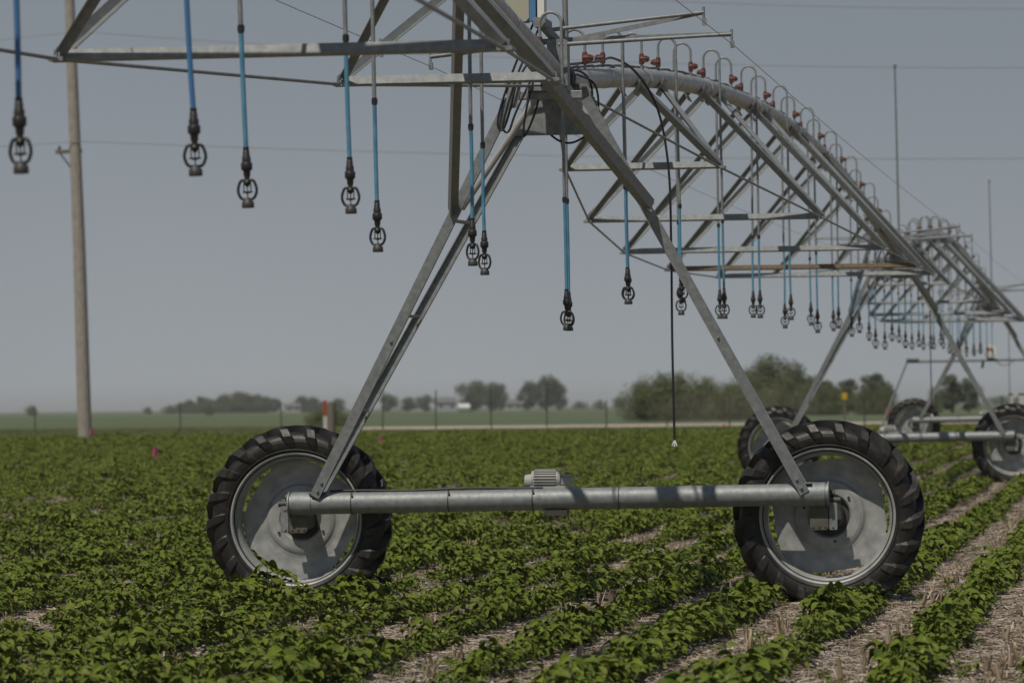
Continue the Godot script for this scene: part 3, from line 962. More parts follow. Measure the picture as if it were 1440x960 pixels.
# ---------------------------------------------------------------- pole and wires
func build_utility() -> void:
	var at := spot(118, 130.0)
	var t := thing("utility_pole", "tall weathered wooden utility pole at the left", "utility pole", Transform3D(Basis(Vector3.BACK, deg_to_rad(1.5)), at))
	var b := MB.new()
	b.path(PackedVector3Array([Vector3(0, -0.3, 0), Vector3(0, 0.5, 0), Vector3(0.03, 6, 0), Vector3(0, 12, 0), Vector3(0, 15.6, 0)]), PackedFloat32Array([0.235, 0.22, 0.195, 0.165, 0.14]), 20)
	part(t, "pole", b.mesh(), mats.pole_wood)
	b = MB.new()
	b.bar(Vector3(-0.62, 9.22, -0.16), Vector3(0.20, 9.22, -0.16), 0.10, 0.12)
	var ca := part(t, "side_arm", b.mesh(), mats.old_wood)
	b = MB.new()
	b.bar(Vector3(-0.50, 9.20, -0.16), Vector3(-0.10, 8.62, -0.16), 0.04, 0.05)
	part(ca, "arm_brace", b.mesh(), mats.dark_steel)
	for x in [-0.5, -0.15]:
		b = MB.new()
		b.lathe(PackedVector2Array([Vector2(0.0, 0.0), Vector2(0.03, 0.0), Vector2(0.055, 0.04), Vector2(0.05, 0.09), Vector2(0.025, 0.12), Vector2(0, 0.13)]), 10, Transform3D(Basis(Vector3.RIGHT, -PI / 2), Vector3(x, 9.28, -0.16)))
		part(ca, "insulator", b.mesh(), mats.dark_steel)
	b = MB.new()
	b.bar(Vector3(-1.2, 14.9, -0.2), Vector3(1.2, 14.9, -0.2), 0.10, 0.13)
	part(t, "cross_arm", b.mesh(), mats.old_wood)
	# wires: height above the eye where they leave the pole, and how far they sag in mid span
	var w := [[8.42, 0.85, 0.2, "lowest power line, crossing the sky behind the sprinkler hoses"], [11.88, 1.45, -0.2, "middle power line, high across the sky"], [14.2, 2.0, 0.6, "highest power line, near the top right of the sky"]]
	for q in w:
		b = MB.new()
		for side in [-1.0, 1.0]:
			var pts := PackedVector3Array()
			for i in 41:
				var f := i / 40.0
				pts.append(Vector3(at.x + side * 64.0 * f, EYE + q[0] - q[1] * 4.0 * f * (1.0 - f), at.z + q[2]))
			b.path(pts, PackedFloat32Array([0.013]), 6)
		solo("power_line", b.mesh(), mats.line_wire, q[3], "power line", Transform3D(), "power lines on the utility pole")

# ---------------------------------------------------------------- things along the road
func flag(px: float, py: float, depth: float, m: Material, label: String) -> void:
	var g := spot(px, depth)
	var hor := 572.0 - 0.0105 * (px - 720.0)
	var top := EYE + (hor - py) / F * depth
	var t := thing("survey_flag", label, "flag", Transform3D(Basis(), Vector3(g.x, g.y, g.z)), "small marker flags")
	var b := MB.new()
	b.tube(Vector3(0, -0.1, 0), Vector3(0.02, top - g.y + 0.06, 0), 0.003, 0.003, 5)
	part(t, "wire_stem", b.mesh(), mats.wire)
	b = MB.new()
	b.prism(Vector3(0.035, top - g.y, -0.004), Vector3(0.05, top - g.y, 0.004), PackedVector2Array([Vector2(-0.07, -0.10), Vector2(0.075, -0.11), Vector2(0.08, 0.09), Vector2(-0.065, 0.10)]), Vector3(0.2, 1, 0))
	part(t, "flag_sheet", b.mesh(), m)

func build_roadside() -> void:
	flag(214, 635, 92.0, mats.flag_pink, "pink survey flag in the crop between the pole and left wheel")
	flag(125, 607, 128.0, mats.flag_pink, "pink survey flag against the foot of the utility pole")
	flag(532, 618, 118.0, mats.flag_pink, "pink survey flag just right of the left leg's foot")
	flag(740, 606, 150.0, mats.flag_pink, "pink survey flag at the field edge above the gear motor")
	flag(1016, 600, 170.0, mats.flag_red, "red survey flag at the road left of the second tower's wheel")
	# fence
	var f := thing("wire_fence", "thin steel post fence along the far edge of the field", "fence")
	var posts := [[48, 573, 27], [253, 566, 30], [395, 566, 30], [537, 548, 54], [612, 548, 56], [690, 541, 62], [768, 546, 62], [852, 563, 48], [938, 560, 52], [1025, 556, 56], [1118, 557, 50], [1215, 557, 48], [1317, 556, 48], [1410, 556, 48]]
	for p in posts:
		var g := spot(p[0], 188.0)
		var hor: float = 572.0 - 0.0105 * (p[0] - 720.0)
		var top: float = EYE + (hor - p[1]) / F * 188.0
		var b := MB.new()
		b.angle(g + Vector3(0, -0.3, 0), Vector3(g.x + rng.randf_range(-0.05, 0.05), top, g.z), 0.062, 0.015, Vector3(0, 0, 1))
		part(f, "post", b.mesh(), mats.fence_steel)
	for h in [0.45, 0.75, 1.05]:
		var b := MB.new()
		b.tube(spot(-40, 188.0) + Vector3(0, h, 0.03), spot(1500, 188.0) + Vector3(0, h, 0.03), 0.006, 0.006, 5)
		part(f, "fence_wire", b.mesh(), mats.wire)
	# marker post and wooden post behind the left tyre
	var g := spot(456, 150.0)
	var t := thing("marker_post", "slim marker post, orange above white, behind the left tyre", "marker post", Transform3D(Basis(), g))
	var b := MB.new()
	b.box(Vector3(0, 0.36, 0), Vector3(0.14, 0.92, 0.09))
	part(t, "white_lower_half", b.mesh(), mats.post_white)
	b = MB.new()
	b.box(Vector3(0, 1.10, 0), Vector3(0.142, 0.56, 0.092))
	part(t, "orange_upper_half", b.mesh(), mats.post_orange)
	b = MB.new()
	b.path(PackedVector3Array([Vector3(0, -0.3, 0), Vector3(0, 0.6, 0), Vector3(0.02, 1.33, 0)]), PackedFloat32Array([0.15, 0.145, 0.13]), 12)
	solo("wooden_post", b.mesh(), mats.old_wood, "thick grey wooden post right beside the orange and white marker", "post", Transform3D(Basis(), spot(465, 151.0)))
	# yellow sign
	t = thing("yellow_sign", "small yellow sign on a thin post before the right-hand trees", "sign", Transform3D(Basis(), spot(1187, 180.0)))
	b = MB.new()
	b.bar(Vector3(0, -0.2, 0), Vector3(0, 1.35, 0), 0.07, 0.05, Vector3(0, 0, 1))
	part(t, "post", b.mesh(), mats.old_wood)
	b = MB.new()
	b.box(Vector3(0, 1.40, 0.035), Vector3(0.23, 0.30, 0.012))
	part(t, "sign_face", b.mesh(), mats.sign_yellow)
	# reddish box by the road, white cabinets
	t = thing("red_box", "small dull red box beside the second tower's far wheel", "box", Transform3D(Basis(), spot(1248, 180.0)))
	b = MB.new()
	b.box(Vector3(0, 0.68, 0), Vector3(0.24, 0.42, 0.2))
	part(t, "box", b.mesh(), mats.dull_red)
	b = MB.new()
	b.bar(Vector3(0, -0.2, 0), Vector3(0, 0.5, 0), 0.08, 0.08, Vector3(0, 0, 1))
	part(t, "post", b.mesh(), mats.old_wood)
	for q in [[1421, 10.0, "white post with a dark cap above the right edge tyre, left one"], [1437, 16.0, "white cabinet at the right edge above the tyre"]]:
		t = thing("white_cabinet", q[2], "cabinet", Transform3D(Basis(), spot(q[0], 150.0)))
		b = MB.new()
		b.box(Vector3(0, 0.62, 0), Vector3(q[1] * 0.014, 1.4, 0.2))
		part(t, "body", b.mesh(), mats.post_white)
		b = MB.new()
		b.box(Vector3(0, 1.35, 0), Vector3(q[1] * 0.0155, 0.06, 0.22))
		part(t, "cap", b.mesh(), mats.fence_steel)
	# tall pipe frame with a box, far right
	var d := 125.0
	var gx := spot(1276, d)
	t = thing("gantry", "long low pipe on slanted legs carrying a white box, far right", "gantry", Transform3D(Basis(), gx))
	b = MB.new()
	var hy: float = EYE + (566.0 - 508.0) / F * d - gx.y
	b.tube(Vector3(0, hy, 0), Vector3(5.6, hy + 0.04, 0), 0.045, 0.045, 12)
	var pr := part(t, "top_pipe", b.mesh(), mats.galvanised)
	b = MB.new()
	b.tube(Vector3(-0.02, hy + 0.02, 0), Vector3(0.35, hy + 0.02, 0), 0.07, 0.07, 10)
	part(pr, "sleeve", b.mesh(), mats.dark_steel)
	for s in [0.0, 5.6]:
		b = MB.new()
		b.tube(Vector3(s, hy, 0), Vector3(s + (-0.95 if s == 0.0 else 0.95), 0, 0), 0.032, 0.032, 10)
		part(t, "leg", b.mesh(), mats.galvanised)
	b = MB.new()
	b.box(Vector3(2.52, hy + 0.28, 0), Vector3(0.26, 0.38, 0.22))
	var bx := part(t, "white_box", b.mesh(), mats.white_panel)
	b = MB.new()
	b.box(Vector3(2.47, hy + 0.34, 0.114), Vector3(0.12, 0.10, 0.006))
	part(bx, "red_label", b.mesh(), mats.red_print)
	b = MB.new()
	b.box(Vector3(2.50, hy + 0.045, 0), Vector3(0.2, 0.10, 0.16))
	b.path(smooth_path([[2.6, hy + 0.02, 0.05], [2.8, hy - 0.12, 0.05], [3.0, hy - 0.13, 0.05], [3.2, hy - 0.02, 0.05]], 5), PackedFloat32Array([0.012]), 6)
	b.path(smooth_path([[2.28, hy, 0.05], [2.26, hy - 0.12, 0.05], [2.24, hy - 0.22, 0.05]], 4), PackedFloat32Array([0.04]), 8)
	part(bx, "hose_fitting", b.mesh(), mats.black_plastic)
	# farm buildings far off
	house(625, 1250.0, 6.0, 2.6, 1.6, mats.house_grey, "grey farmhouse left of the round far trees")
	house(720, 1280.0, 4.6, 2.0, 1.5, mats.house_pale, "pale farmhouse between the two groups of far trees")
	house(410, 1450.0, 5.0, 2.0, 1.2, mats.house_pale, "pale low shed at the right end of the left treeline")
	house(585, 1400.0, 5.0, 1.8, 1.2, mats.house_pale, "pale shed beside the left tower leg on the horizon")
	b = MB.new()
	b.path(PackedVector3Array([Vector3(-1.5, 1.05, 0), Vector3(-1.3, 1.05, 0), Vector3(1.3, 1.05, 0), Vector3(1.5, 1.05, 0)]), PackedFloat32Array([0.55, 1.0, 1.0, 0.55]), 18)
	t = thing("white_tank", "white round-ended tank in the field before the far trees", "tank", Transform3D(Basis(), spot(652, 1080.0)))
	part(t, "vessel", b.mesh(), mats.white_panel)
	for s in [-0.9, 0.9]:
		b = MB.new()
		b.box(Vector3(s, 0.1, 0), Vector3(0.25, 0.6, 1.2))
		part(t, "foot", b.mesh(), mats.fence_steel)

func house(px: float, depth: float, wide: float, tall: float, roof: float, m: Material, label: String) -> void:
	var t := thing("farm_building", label, "building", Transform3D(Basis(Vector3.UP, 0.2), spot(px, depth)), "far farm buildings")
	var b := MB.new()
	b.box(Vector3(0, tall / 2 - 0.3, 0), Vector3(wide, tall + 0.6, 5.0))
	part(t, "wall", b.mesh(), m)
	b = MB.new()
	b.prism(Vector3(-wide / 2 - 0.3, tall, 0), Vector3(wide / 2 + 0.3, tall, 0), PackedVector2Array([Vector2(-2.9, 0.01), Vector2(2.9, 0.01), Vector2(0, roof)]), Vector3.UP)
	part(t, "roof", b.mesh(), mats.roof_dark)
	for s in [-0.28, 0.28]:
		b = MB.new()
		b.box(Vector3(wide * s, tall * 0.55, 2.51), Vector3(0.9, 0.9, 0.06))
		part(t, "window", b.mesh(), mats.pane)

# ---------------------------------------------------------------- trees
func make_crown(seed_: int, tall: float, wide: float, base: float, lobes: int, tint: Color, leaf: float, count: int) -> Array:
	var r := RandomNumberGenerator.new()
	r.seed = seed_
	var trunk := MB.new()
	trunk.path(PackedVector3Array([Vector3(0, -0.2, 0), Vector3(0.03 * tall, tall * 0.3, 0), Vector3(0, tall * 0.62, 0.02 * tall)]), PackedFloat32Array([tall * 0.035, tall * 0.026, tall * 0.010]), 8)
	var cr := MB.new()
	cr.tinted = true
	for l in lobes:
		var f := (l + 0.5) / lobes
		var y := lerpf(base, tall * 0.86, f)
		var shape := sin(PI * clampf((y - base * 0.4) / (tall - base * 0.4), 0.05, 0.97)) ** 0.7
		var a := r.randf() * TAU
		var d := wide * 0.5 * shape * sqrt(r.randf()) * 0.75
		var c := Vector3(cos(a) * d, y, sin(a) * d)
		trunk.tube(Vector3(0, tall * lerpf(0.2, 0.55, f), 0), c, tall * 0.012, tall * 0.004, 5)
		var rad := wide * r.randf_range(0.16, 0.27) * (0.65 + 0.5 * shape)
		for k in count / lobes:
			var v := Vector3(r.randfn(), r.randfn(), r.randfn()).normalized() * rad * (0.45 + 0.65 * r.randf())
			v.y *= 0.8
			var p := c + v
			var nrm := (v.normalized() + Vector3(r.randfn(), r.randfn() + 0.5, r.randfn()) * 0.6).normalized()
			var tx := nrm.cross(Vector3(r.randfn(), r.randfn(), r.randfn())).normalized() * leaf * r.randf_range(0.6, 1.3)
			var ty := nrm.cross(tx).normalized() * leaf * r.randf_range(0.5, 1.0)
			var s := r.randf_range(0.75, 1.25)
			cr.col = Color(tint.r * s, tint.g * s, tint.b * s * r.randf_range(0.8, 1.1))
			cr.tri(p - tx, p + ty, p + tx * 0.9, nrm)
			cr.tri(p - tx, p - ty * 0.8, p + tx * 0.9, nrm)
	return [trunk.mesh(), cr.mesh()]

func build_trees() -> void:
	var kinds := [
		make_crown(1, 1.0, 1.05, 0.16, 14, Color(0.078, 0.095, 0.036), 0.025, 5200),     # round
		make_crown(2, 1.0, 0.78, 0.14, 14, Color(0.064, 0.084, 0.036), 0.024, 4600),     # upright
		make_crown(3, 1.0, 0.55, 0.12, 12, Color(0.070, 0.084, 0.040), 0.024, 3000),     # slim
		make_crown(4, 1.0, 1.9, 0.05, 16, Color(0.092, 0.110, 0.036), 0.030, 6500),      # broad bush
	]
	# [px, depth, height in picture px, kind, widen, label]
	var l := []
	var k := 0
	for x in [[238, 10, 3], [252, 14, 0], [266, 19, 1], [281, 25, 2], [296, 20, 0], [311, 23, 1], [327, 29, 0], [343, 27, 0], [359, 26, 1], [373, 22, 0], [384, 20, 1], [424, 22, 0], [440, 21, 1], [476, 18, 0], [259, 13, 3], [274, 14, 3], [289, 15, 3], [304, 16, 3], [319, 17, 3], [335, 17, 3], [351, 17, 3], [366, 15, 3], [432, 14, 3], [456, 13, 3]]:
		l.append([x[0], 1500.0, x[1], x[2], 1.25, ("%s tree from the left in the hazy treeline beside the pole" % ordinal(k)) if x[2] != 3 or k == 0 else ("low scrub under the hazy left treeline, %s clump from the left" % ordinal(k - 14))])
		k += 1
	l.append([42, 1300.0, 12, 3, 0.8, "dark shrub at the far left edge of the horizon"])
	l.append([206, 1500.0, 8, 3, 0.9, "tiny dark shrub on the horizon right of the pole"])
	l.append([292, 900.0, 12, 3, 0.6, "small dark shrub in the field before the left treeline"])
	l.append([545, 1300.0, 24, 0, 1.2, "low tree touching the left tower leg on the horizon"])
	l.append([572, 1320.0, 19, 0, 1.3, "low tree second right of the left tower leg"])
	l.append([596, 1300.0, 22, 0, 1.1, "low tree beside the grey farmhouse, left side"])
	l.append([662, 1180.0, 42, 0, 1.05, "round dark tree, left one of the far pair of clumps"])
	l.append([688, 1190.0, 39, 0, 1.0, "round dark tree behind the white tank, right side of the left clump"])
	l.append([703, 1230.0, 38, 1, 0.8, "slimmer tree at the right end of the left far clump"])
	l.append([742, 1190.0, 42, 1, 1.05, "left tree of the right far clump"])
	l.append([767, 1180.0, 50, 1, 1.15, "tallest tree of the right far clump"])
	l.append([786, 1200.0, 38, 0, 0.8, "right tree of the right far clump"])
	l.append([815, 1700.0, 9, 3, 1.4, "faint shrub line right of the far clumps"])
	l.append([868, 1600.0, 15, 0, 1.2, "faint pale tree left of the big bush"])
	l.append([842, 1500.0, 11, 3, 0.9, "low faint shrub left of the hanging cable"])
	k = 0
	for x in [[898, 46, 0.62], [925, 56, 0.62], [957, 57, 0.62], [990, 50, 0.64], [1020, 43, 0.62], [1046, 40, 0.6]]:
		l.append([x[0], 300.0, x[1], 3, x[2], "%s bush from the left in the big hedge behind the hanging cable" % ordinal(k)])
		k += 1
	l.append([1050, 400.0, 50, 3, 0.7, "broad bush at the left foot of the tall light green tree"])
	l.append([1100, 410.0, 48, 3, 0.7, "broad bush under the tall light green tree"])
	l.append([1128, 415.0, 40, 3, 0.7, "broad bush left of the slim dark trees"])
	l.append([1150, 405.0, 36, 3, 0.6, "low bush left of the slim dark trees"])
	l.append([1240, 410.0, 34, 3, 0.6, "low bush at the right end of the slim trees"])
	l.append([1062, 420.0, 60, 0, 0.9, "leafy tree left of the tall light green tree"])
	l.append([1090, 420.0, 80, 0, 1.0, "tall light green tree right of the big hedge"])
	l.append([1112, 430.0, 64, 1, 0.8, "tree on the right flank of the tall light green tree"])
	l.append([1140, 430.0, 52, 1, 0.9, "shorter tree behind the second tower's left leg"])
	l.append([1163, 440.0, 48, 2, 1.3, "slim dark tree left of the yellow sign"])
	l.append([1192, 440.0, 50, 2, 1.2, "slim dark tree behind the yellow sign"])
	l.append([1228, 450.0, 58, 2, 1.2, "slim taller tree right of the yellow sign"])
	l.append([1243, 455.0, 42, 1, 0.9, "bushy tree right behind the slim taller tree"])
	l.append([1178, 410.0, 34, 3, 0.6, "low bush filling under the slim trees, left"])
	l.append([1212, 410.0, 32, 3, 0.6, "low bush filling under the slim trees, right"])
	l.append([1338, 450.0, 55, 2, 1.3, "airy tree between the crossed tower legs"])
	l.append([1362, 450.0, 46, 1, 0.9, "darker tree just right of the airy one between tower legs"])
	l.append([1318, 460.0, 30, 3, 0.5, "low bush at the left of the airy tree"])
	l.append([1405, 1900.0, 10, 3, 2.4, "faint blue treeline at the right horizon"])
	l.append([1440, 1900.0, 9, 3, 2.4, "faint blue treeline at the right edge"])
	l.append([446, 230.0, 17, 3, 0.9, "small bright green bush left of the orange marker"])
	l.append([476, 230.0, 17, 3, 0.9, "small bright green bush right of the wooden post"])
	for q in l:
		var h: float = q[2] / F * q[1] + 0.4
		var bush: bool = q[3] == 3
		var t := thing("bush" if bush else "tree", q[5], "bush" if bush else "tree", Transform3D(Basis(Vector3.UP, rng.randf() * TAU).scaled(Vector3(h * q[4], h, h * q[4])), spot(q[0], q[1]) - Vector3(0, 0.1, 0)), "far trees and bushes")
		part(t, "trunk", kinds[q[3]][0], mats.bark)
		part(t, "crown", kinds[q[3]][1], mats.tree_leaf)

# ---------------------------------------------------------------- crop
func leaflet(b: MB, at: Vector3, along: Vector3, up: Vector3, len: float, wid: float, fold: float, droop: float, fine: bool) -> void:
	var side := along.cross(up).normalized()
	var st := [[0.0, 0.12, 0.0], [0.14, 0.72, 0.06], [0.36, 1.0, 0.09], [0.62, 0.90, 0.06], [0.85, 0.52, -0.02], [1.0, 0.06, -0.10]] if fine else [[0.0, 0.2, 0.0], [0.3, 1.0, 0.06], [0.72, 0.85, 0.02], [1.0, 0.1, -0.1]]
	var prev := []
	for i in st.size():
		var q: Array = st[i]
		var c: Vector3 = at + along * len * q[0] + up * len * (q[2] - droop * q[0] * q[0])
		var w: float = wid * 0.5 * q[1]
		var e := up * w * fold
		var cur := [c - side * w + e, c, c + side * w + e]
		if i > 0:
			b.quad(prev[0], prev[1], cur[1], cur[0], up)
			b.quad(prev[1], prev[2], cur[2], cur[1], up)
		prev = cur

func make_plant(seed_: int, leaves: int, height: float, spread_x: float, spread_z: float, leaf: float, fine: bool) -> ArrayMesh:
	var r := RandomNumberGenerator.new()
	r.seed = seed_
	var b := MB.new()
	b.tinted = true
	var greens := [Color(0.100, 0.138, 0.016), Color(0.118, 0.156, 0.018), Color(0.140, 0.172, 0.024), Color(0.076, 0.108, 0.014), Color(0.104, 0.138, 0.024), Color(0.152, 0.172, 0.038)]
	if fine:
		b.col = Color(0.11, 0.12, 0.03)
		b.tube(Vector3(0, -0.02, 0), Vector3(r.randf_range(-0.02, 0.02), height * 0.75, r.randf_range(-0.02, 0.02)), 0.005, 0.003, 5, false)
	for i in leaves:
		var f := pow((i + r.randf()) / leaves, 0.5 if fine else 0.35)
		var a := r.randf() * TAU
		var rad := sqrt(r.randf())
		var tip := Vector3(cos(a) * rad * spread_x, height * (0.28 + 0.72 * f) * (1.0 - 0.32 * rad * rad) * r.randf_range(0.86, 1.08), sin(a) * rad * spread_z)
		var root := Vector3(tip.x * 0.15, tip.y * 0.45, tip.z * 0.15)
		if fine:
			b.col = Color(0.10, 0.14, 0.04)
			b.tube(root, tip, 0.0028, 0.002, 3, false)
		var outw := Vector3(cos(a), 0, sin(a))
		var s := r.randf_range(0.75, 1.2) * leaf * (0.75 + 0.35 * f)
		for k in 3:
			var yaw := (k - 1) * 1.25 + r.randf_range(-0.25, 0.25)
			var al := outw.rotated(Vector3.UP, yaw)
			al = (al + Vector3(0, r.randf_range(-0.55, 0.35), 0)).normalized()
			var tilt := 0.30
			var up := (Vector3.UP + Vector3(r.randfn() * tilt, 0, r.randfn() * tilt) + outw * 0.15)
			up = (up - al * up.dot(al)).normalized()
			var c: Color = greens[r.randi() % greens.size()]
			var v := r.randf_range(0.8, 1.18)
			if r.randf() < 0.03: c = Color(0.16, 0.17, 0.04)
			b.col = Color(c.r * v, c.g * v, c.b * v)
			leaflet(b, tip + al * 0.012, al, up, s * r.randf_range(0.85, 1.15) * (1.1 if k == 1 else 0.95), s * r.randf_range(0.60, 0.78), r.randf_range(0.0, 0.45), r.randf_range(0.0, 0.35), fine)
	return b.mesh()

func make_litter(seed_: int, n: int, half: float) -> ArrayMesh:
	var r := RandomNumberGenerator.new()
	r.seed = seed_
	var b := MB.new()
	b.tinted = true
	for i in n:
		var c := Vector3(r.randf_range(-half, half), r.randf_range(0.002, 0.028), r.randf_range(-half, half))
		var a := r.randf() * TAU
		var len := r.randf_range(0.02, 0.085) if r.randf() < 0.80 else r.randf_range(0.09, 0.24)
		var w := r.randf_range(0.003, 0.009) if r.randf() < 0.8 else r.randf_range(0.008, 0.015)
		var al := Vector3(cos(a), r.randf_range(-0.22, 0.22), sin(a)).normalized()
		var sd := al.cross(Vector3(r.randfn() * 0.4, 1, r.randfn() * 0.4)).normalized()
		var up := sd.cross(al).normalized()
		if up.y < 0: up = -up
		var v := r.randf_range(0.35, 1.1)
		var base := Color(0.45, 0.37, 0.295) if r.randf() < 0.7 else (Color(0.40, 0.30, 0.19) if r.randf() < 0.5 else Color(0.60, 0.55, 0.50))
		b.col = Color(base.r * v, base.g * v, base.b * v)
		var p0 := c - al * len * 0.5
		var p1 := c + al * len * 0.5
		var m := c + up * len * r.randf_range(-0.05, 0.12)
		b.quad(p0 - sd * w * 0.5, p0 + sd * w * 0.5, m + sd * w * 0.5, m - sd * w * 0.5, up)
		b.quad(m - sd * w * 0.5, m + sd * w * 0.5, p1 + sd * w * 0.35, p1 - sd * w * 0.35, up)
	return b.mesh()

func make_stub(seed_: int) -> ArrayMesh:
	var r := RandomNumberGenerator.new()
	r.seed = seed_
	var b := MB.new()
	b.tinted = true
	var tone := r.randf_range(0.6, 1.1)
	b.col = Color(0.33 * tone, 0.245 * tone, 0.155 * tone)
	var h := r.randf_range(0.04, 0.15)
	var lean := Vector3(r.randfn() * 0.17, 1, r.randfn() * 0.17).normalized()
	b.path(PackedVector3Array([Vector3(0, -0.02, 0), lean * h * 0.5, lean * h]), PackedFloat32Array([0.013, 0.010, 0.0085]), 7)
	# torn sheath
	for k in r.randi_range(1, 3):
		var a := r.randf() * TAU
		var o := Vector3(cos(a), 0, sin(a))
		b.col = Color(0.48 * tone, 0.41 * tone, 0.33 * tone)
		var p := lean * h * 0.3 + o * 0.013
		var q := lean * h * r.randf_range(0.9, 1.35) + o * r.randf_range(0.02, 0.05)
		var sd := o.cross(Vector3.UP) * 0.009
		b.quad(p - sd, p + sd, q + sd * 0.5, q - sd * 0.3, o)
	return b.mesh()

func near_wheel(x: float, z: float) -> bool:
	for i in 3:
		if absf(z + 0.27 + L * i) < 0.30:
			for w in [-2.07, 1.955]:
				if absf(x - w) < 0.46: return true
	return false

func build_crop() -> void:
	var r := RandomNumberGenerator.new()
	r.seed = 77
	var bs := Basis(Vector3.UP, -TH)
	var fine := []
	for i in 10: fine.append(make_plant(100 + i, 17 + (i % 5), 0.145 + 0.022 * (i % 5), 0.130, 0.115, 0.050 + 0.005 * (i % 3), true))
	var mid := []
	for i in 6: mid.append(make_plant(200 + i, 32, 0.165 + 0.02 * (i % 4), 0.155, 0.20, 0.053, false))
	var far := []
	for i in 5: far.append(make_plant(300 + i, 64, 0.21, 0.22, 0.40, 0.066, false))
	var patches := NoiseGrid.new()
	var near_list := []
	var mid_list := []
	var far_list := []
	for row in range(-70, 60):
		var x0: float = 1.91 - 0.385 + 0.77 * row
		var z := 13.0
		while z > -175.0:
			var x := x0 + r.randf_range(-0.035, 0.035)
			var w := frame_at(Vector3(x, 0, z))
			var depth := -w.origin.z
			var step := 0.135
			if depth > 50.0: step = 0.27
			if depth > 112.0: step = 0.55
			z -= step * r.randf_range(0.8, 1.2)
			if depth < 18.5 or depth > 150.0: continue
			if absf(w.origin.x) > depth * 0.1235 + 1.6: continue
			if near_wheel(x, z): continue
			var vig := patches.at(x, z)
			if r.randf() < 0.10 + 0.50 * maxf(0.0, -vig): continue
			var s := (0.97 + 0.24 * vig) * r.randf_range(0.74, 1.18)
			var b := bs * Basis(Vector3.UP, r.randf_range(-0.5, 0.5) + (PI if r.randf() < 0.5 else 0.0))
			b = b * Basis(Vector3.RIGHT, r.randf_range(-0.12, 0.12))
			var at := w.origin
			at.y = ground_y(depth)
			var xf := Transform3D(b.scaled_local(Vector3(s, s * r.randf_range(0.85, 1.15), s)), at)
			if depth < 50.0: near_list.append([depth, xf])
			elif depth < 112.0: mid_list.append(xf)
			else: far_list.append(xf)
	near_list.sort_custom(func(a, c): return a[0] < c[0])
	var stuff := []
	for i in fine.size(): stuff.append([])
	var made := 0
	for i in near_list.size():
		var xf: Transform3D = near_list[i][1]
		var m := r.randi() % fine.size()
		var inside: bool = absf(xf.origin.x) < near_list[i][0] * 0.121
		if made < 300 and inside and near_list[i][0] > 21.0:
			solo("soybean_plant", fine[m], mats.leaf, "leafy young soybean plant in the foremost rows at the bottom", "plant", xf, "soybean plants of the foremost rows")
			made += 1
		else:
			stuff[m].append(xf)
	for i in fine.size():
		many("soybean_crop", fine[i], mats.leaf, stuff[i], [], "rows of young soybean plants around the nearest tower", "crop")
	for pack in [[mid, mid_list, "soybean rows between the first two towers"], [far, far_list, "soybean rows running to the far field edge"]]:
		var split := []
		for i in pack[0].size(): split.append([])
		for xf in pack[1]: split[r.randi() % split.size()].append(xf)
		for i in split.size(): many("soybean_crop", pack[0][i], mats.leaf, split[i], [], pack[2], "crop")
	# three stout plants that hide the foot of the left wheel
	for q in [[-2.36, 0.22, 1.25, "left"], [-2.16, 0.14, 1.45, "middle"], [-1.96, 0.20, 1.2, "right"]]:
		var xf := frame_at(Vector3(q[0], 0, q[1]))
		solo("soybean_plant", fine[int(q[2] * 10) % 5], mats.leaf, "taller soybean plant leaning on the left tyre's foot, %s one of three" % q[3], "plant", Transform3D(xf.basis.scaled(Vector3.ONE * q[2]), xf.origin), "soybean plants of the foremost rows")
	# straw litter
	var lit := []
	var litx := []
	for i in 6:
		lit.append(make_litter(400 + i, 230, 0.26))
		litx.append([])
	for gx in range(-60, 60):
		for gz in range(-135, 40):
			var x := gx * 0.34 + r.randf_range(-0.1, 0.1)
			var z := gz * 0.34 + r.randf_range(-0.1, 0.1)
			var w := frame_at(Vector3(x, 0, z)).origin
			var depth := -w.z
			if depth < 19.0 or depth > 75.0 or absf(w.x) > depth * 0.1235 + 1.0: continue
			w.y = ground_y(depth)
			litx[r.randi() % 6].append(Transform3D(Basis(Vector3.UP, r.randf() * TAU), w))
	for i in 6: many("straw_litter", lit[i], mats.straw, litx[i], [], "broken straw and corn stalk bits lying between the rows", "straw")
	# upright corn stubs in lines between the rows
	var stubs := []
	for i in 8: stubs.append(make_stub(500 + i))
	var sx := []
	for i in 8: sx.append([])
	var near_s := []
	for row in range(-40, 20):
		var x0: float = 1.91 + 0.77 * row + 0.06
		var z := 12.0
		while z > -45.0:
			z -= r.randf_range(0.03, 0.17)
			if r.randf() < 0.18: z -= r.randf_range(0.2, 0.9)
			var w := frame_at(Vector3(x0 + r.randfn() * 0.05, 0, z)).origin
			var depth := -w.z
			if depth < 19.5 or depth > 70.0 or absf(w.x) > depth * 0.1235 + 1.0: continue
			w.y = ground_y(depth)
			var xf := Transform3D(Basis(Vector3.UP, r.randf() * TAU).scaled(Vector3.ONE * r.randf_range(0.8, 1.2)), w)
			near_s.append([depth, xf])
	near_s.sort_custom(func(a, c): return a[0] < c[0])
	made = 0
	for q in near_s:
		var m := r.randi() % 8
		if made < 300 and q[0] > 21.5 and absf(q[1].origin.x) < q[0] * 0.121:
			solo("corn_stub", stubs[m], mats.straw, "short dry corn stub standing between the foremost soybean rows", "stubble", q[1], "corn stubs between the foremost rows")
			made += 1
		else:
			sx[m].append(q[1])
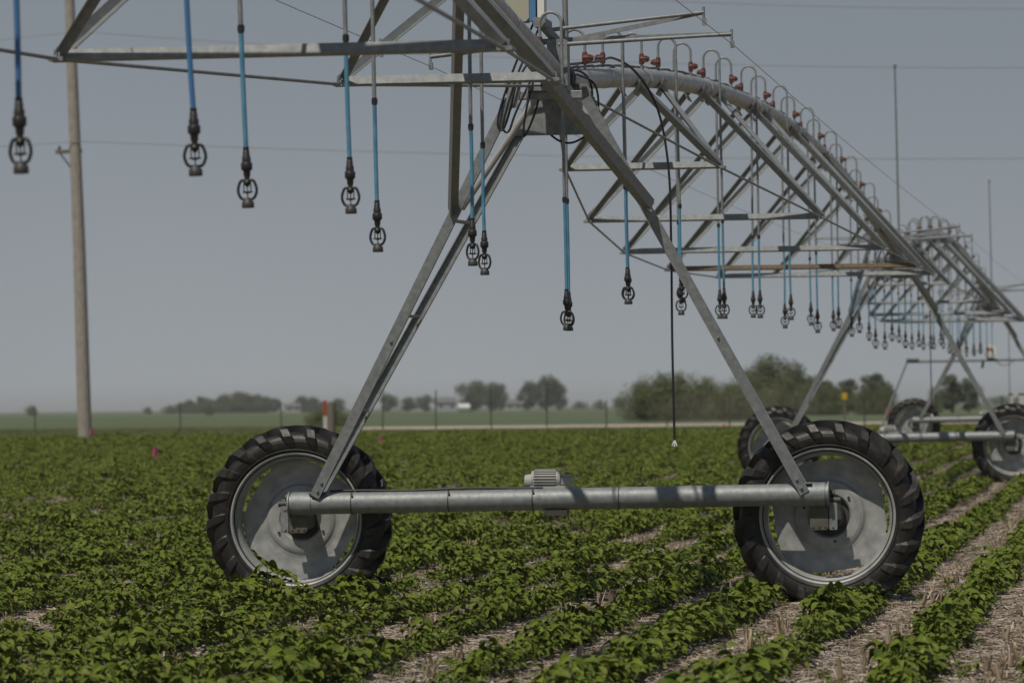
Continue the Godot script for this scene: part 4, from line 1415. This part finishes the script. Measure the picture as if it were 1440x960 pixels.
	for i in 8: many("corn_stubble", stubs[i], mats.straw, sx[i], [], "dry corn stubs standing between the soybean rows", "stubble")
	# stray seedlings between the rows
	var weeds := []
	for k in 420:
		var depth := r.randf_range(20.5, 50.0)
		var p := Vector3(r.randf_range(-0.125, 0.125) * depth, 0, -depth)
		p.y = ground_y(depth)
		weeds.append(Transform3D(Basis(Vector3.UP, r.randf() * TAU).scaled(Vector3.ONE * r.randf_range(0.22, 0.5)), p))
	many("weed_seedlings", fine[3], mats.leaf, weeds, [], "small stray seedlings between the soybean rows", "weeds")
	# rough grass along the fence and the road
	var tuft := []
	for i in 4:
		var rr := RandomNumberGenerator.new()
		rr.seed = 600 + i
		var b := MB.new()
		b.tinted = true
		for k in 60:
			var c := Vector3(rr.randf_range(-0.7, 0.7), 0, rr.randf_range(-0.7, 0.7))
			var tip := c + Vector3(rr.randfn() * 0.10, rr.randf_range(0.08, 0.24), rr.randfn() * 0.10)
			var v := rr.randf_range(0.75, 1.25)
			b.col = Color(0.15 * v, 0.155 * v, 0.055 * v) if rr.randf() < 0.6 else Color(0.09 * v, 0.13 * v, 0.04 * v)
			b.tri(c - Vector3(0.03, 0, 0), c + Vector3(0.03, 0, 0), tip, Vector3(0, 0.5, 1))
		tuft.append(b.mesh())
	for i in 4:
		var xs := []
		for k in 2600:
			var depth := r.randf_range(150.0, 189.0)
			var px := r.randf_range(-40, 1480)
			if px < 480 and r.randf() < 0.6: depth = r.randf_range(180.0, 240.0)
			var p := spot(px, depth)
			p.y -= 0.05
			xs.append(Transform3D(Basis(Vector3.UP, r.randf() * TAU).scaled(Vector3.ONE * r.randf_range(0.5, 1.1)), p))
		many("verge_grass", tuft[i], mats.tree_leaf, xs, [], "rough yellowish grass along the fence and road", "grass")

class NoiseGrid:
	var f := FastNoiseLite.new()
	func _init() -> void:
		f.seed = 9
		f.frequency = 0.35
		f.fractal_octaves = 2
	func at(x: float, z: float) -> float:
		return clampf(f.get_noise_2d(x * 1.6, z * 0.7) * 1.8, -1.0, 1.0)
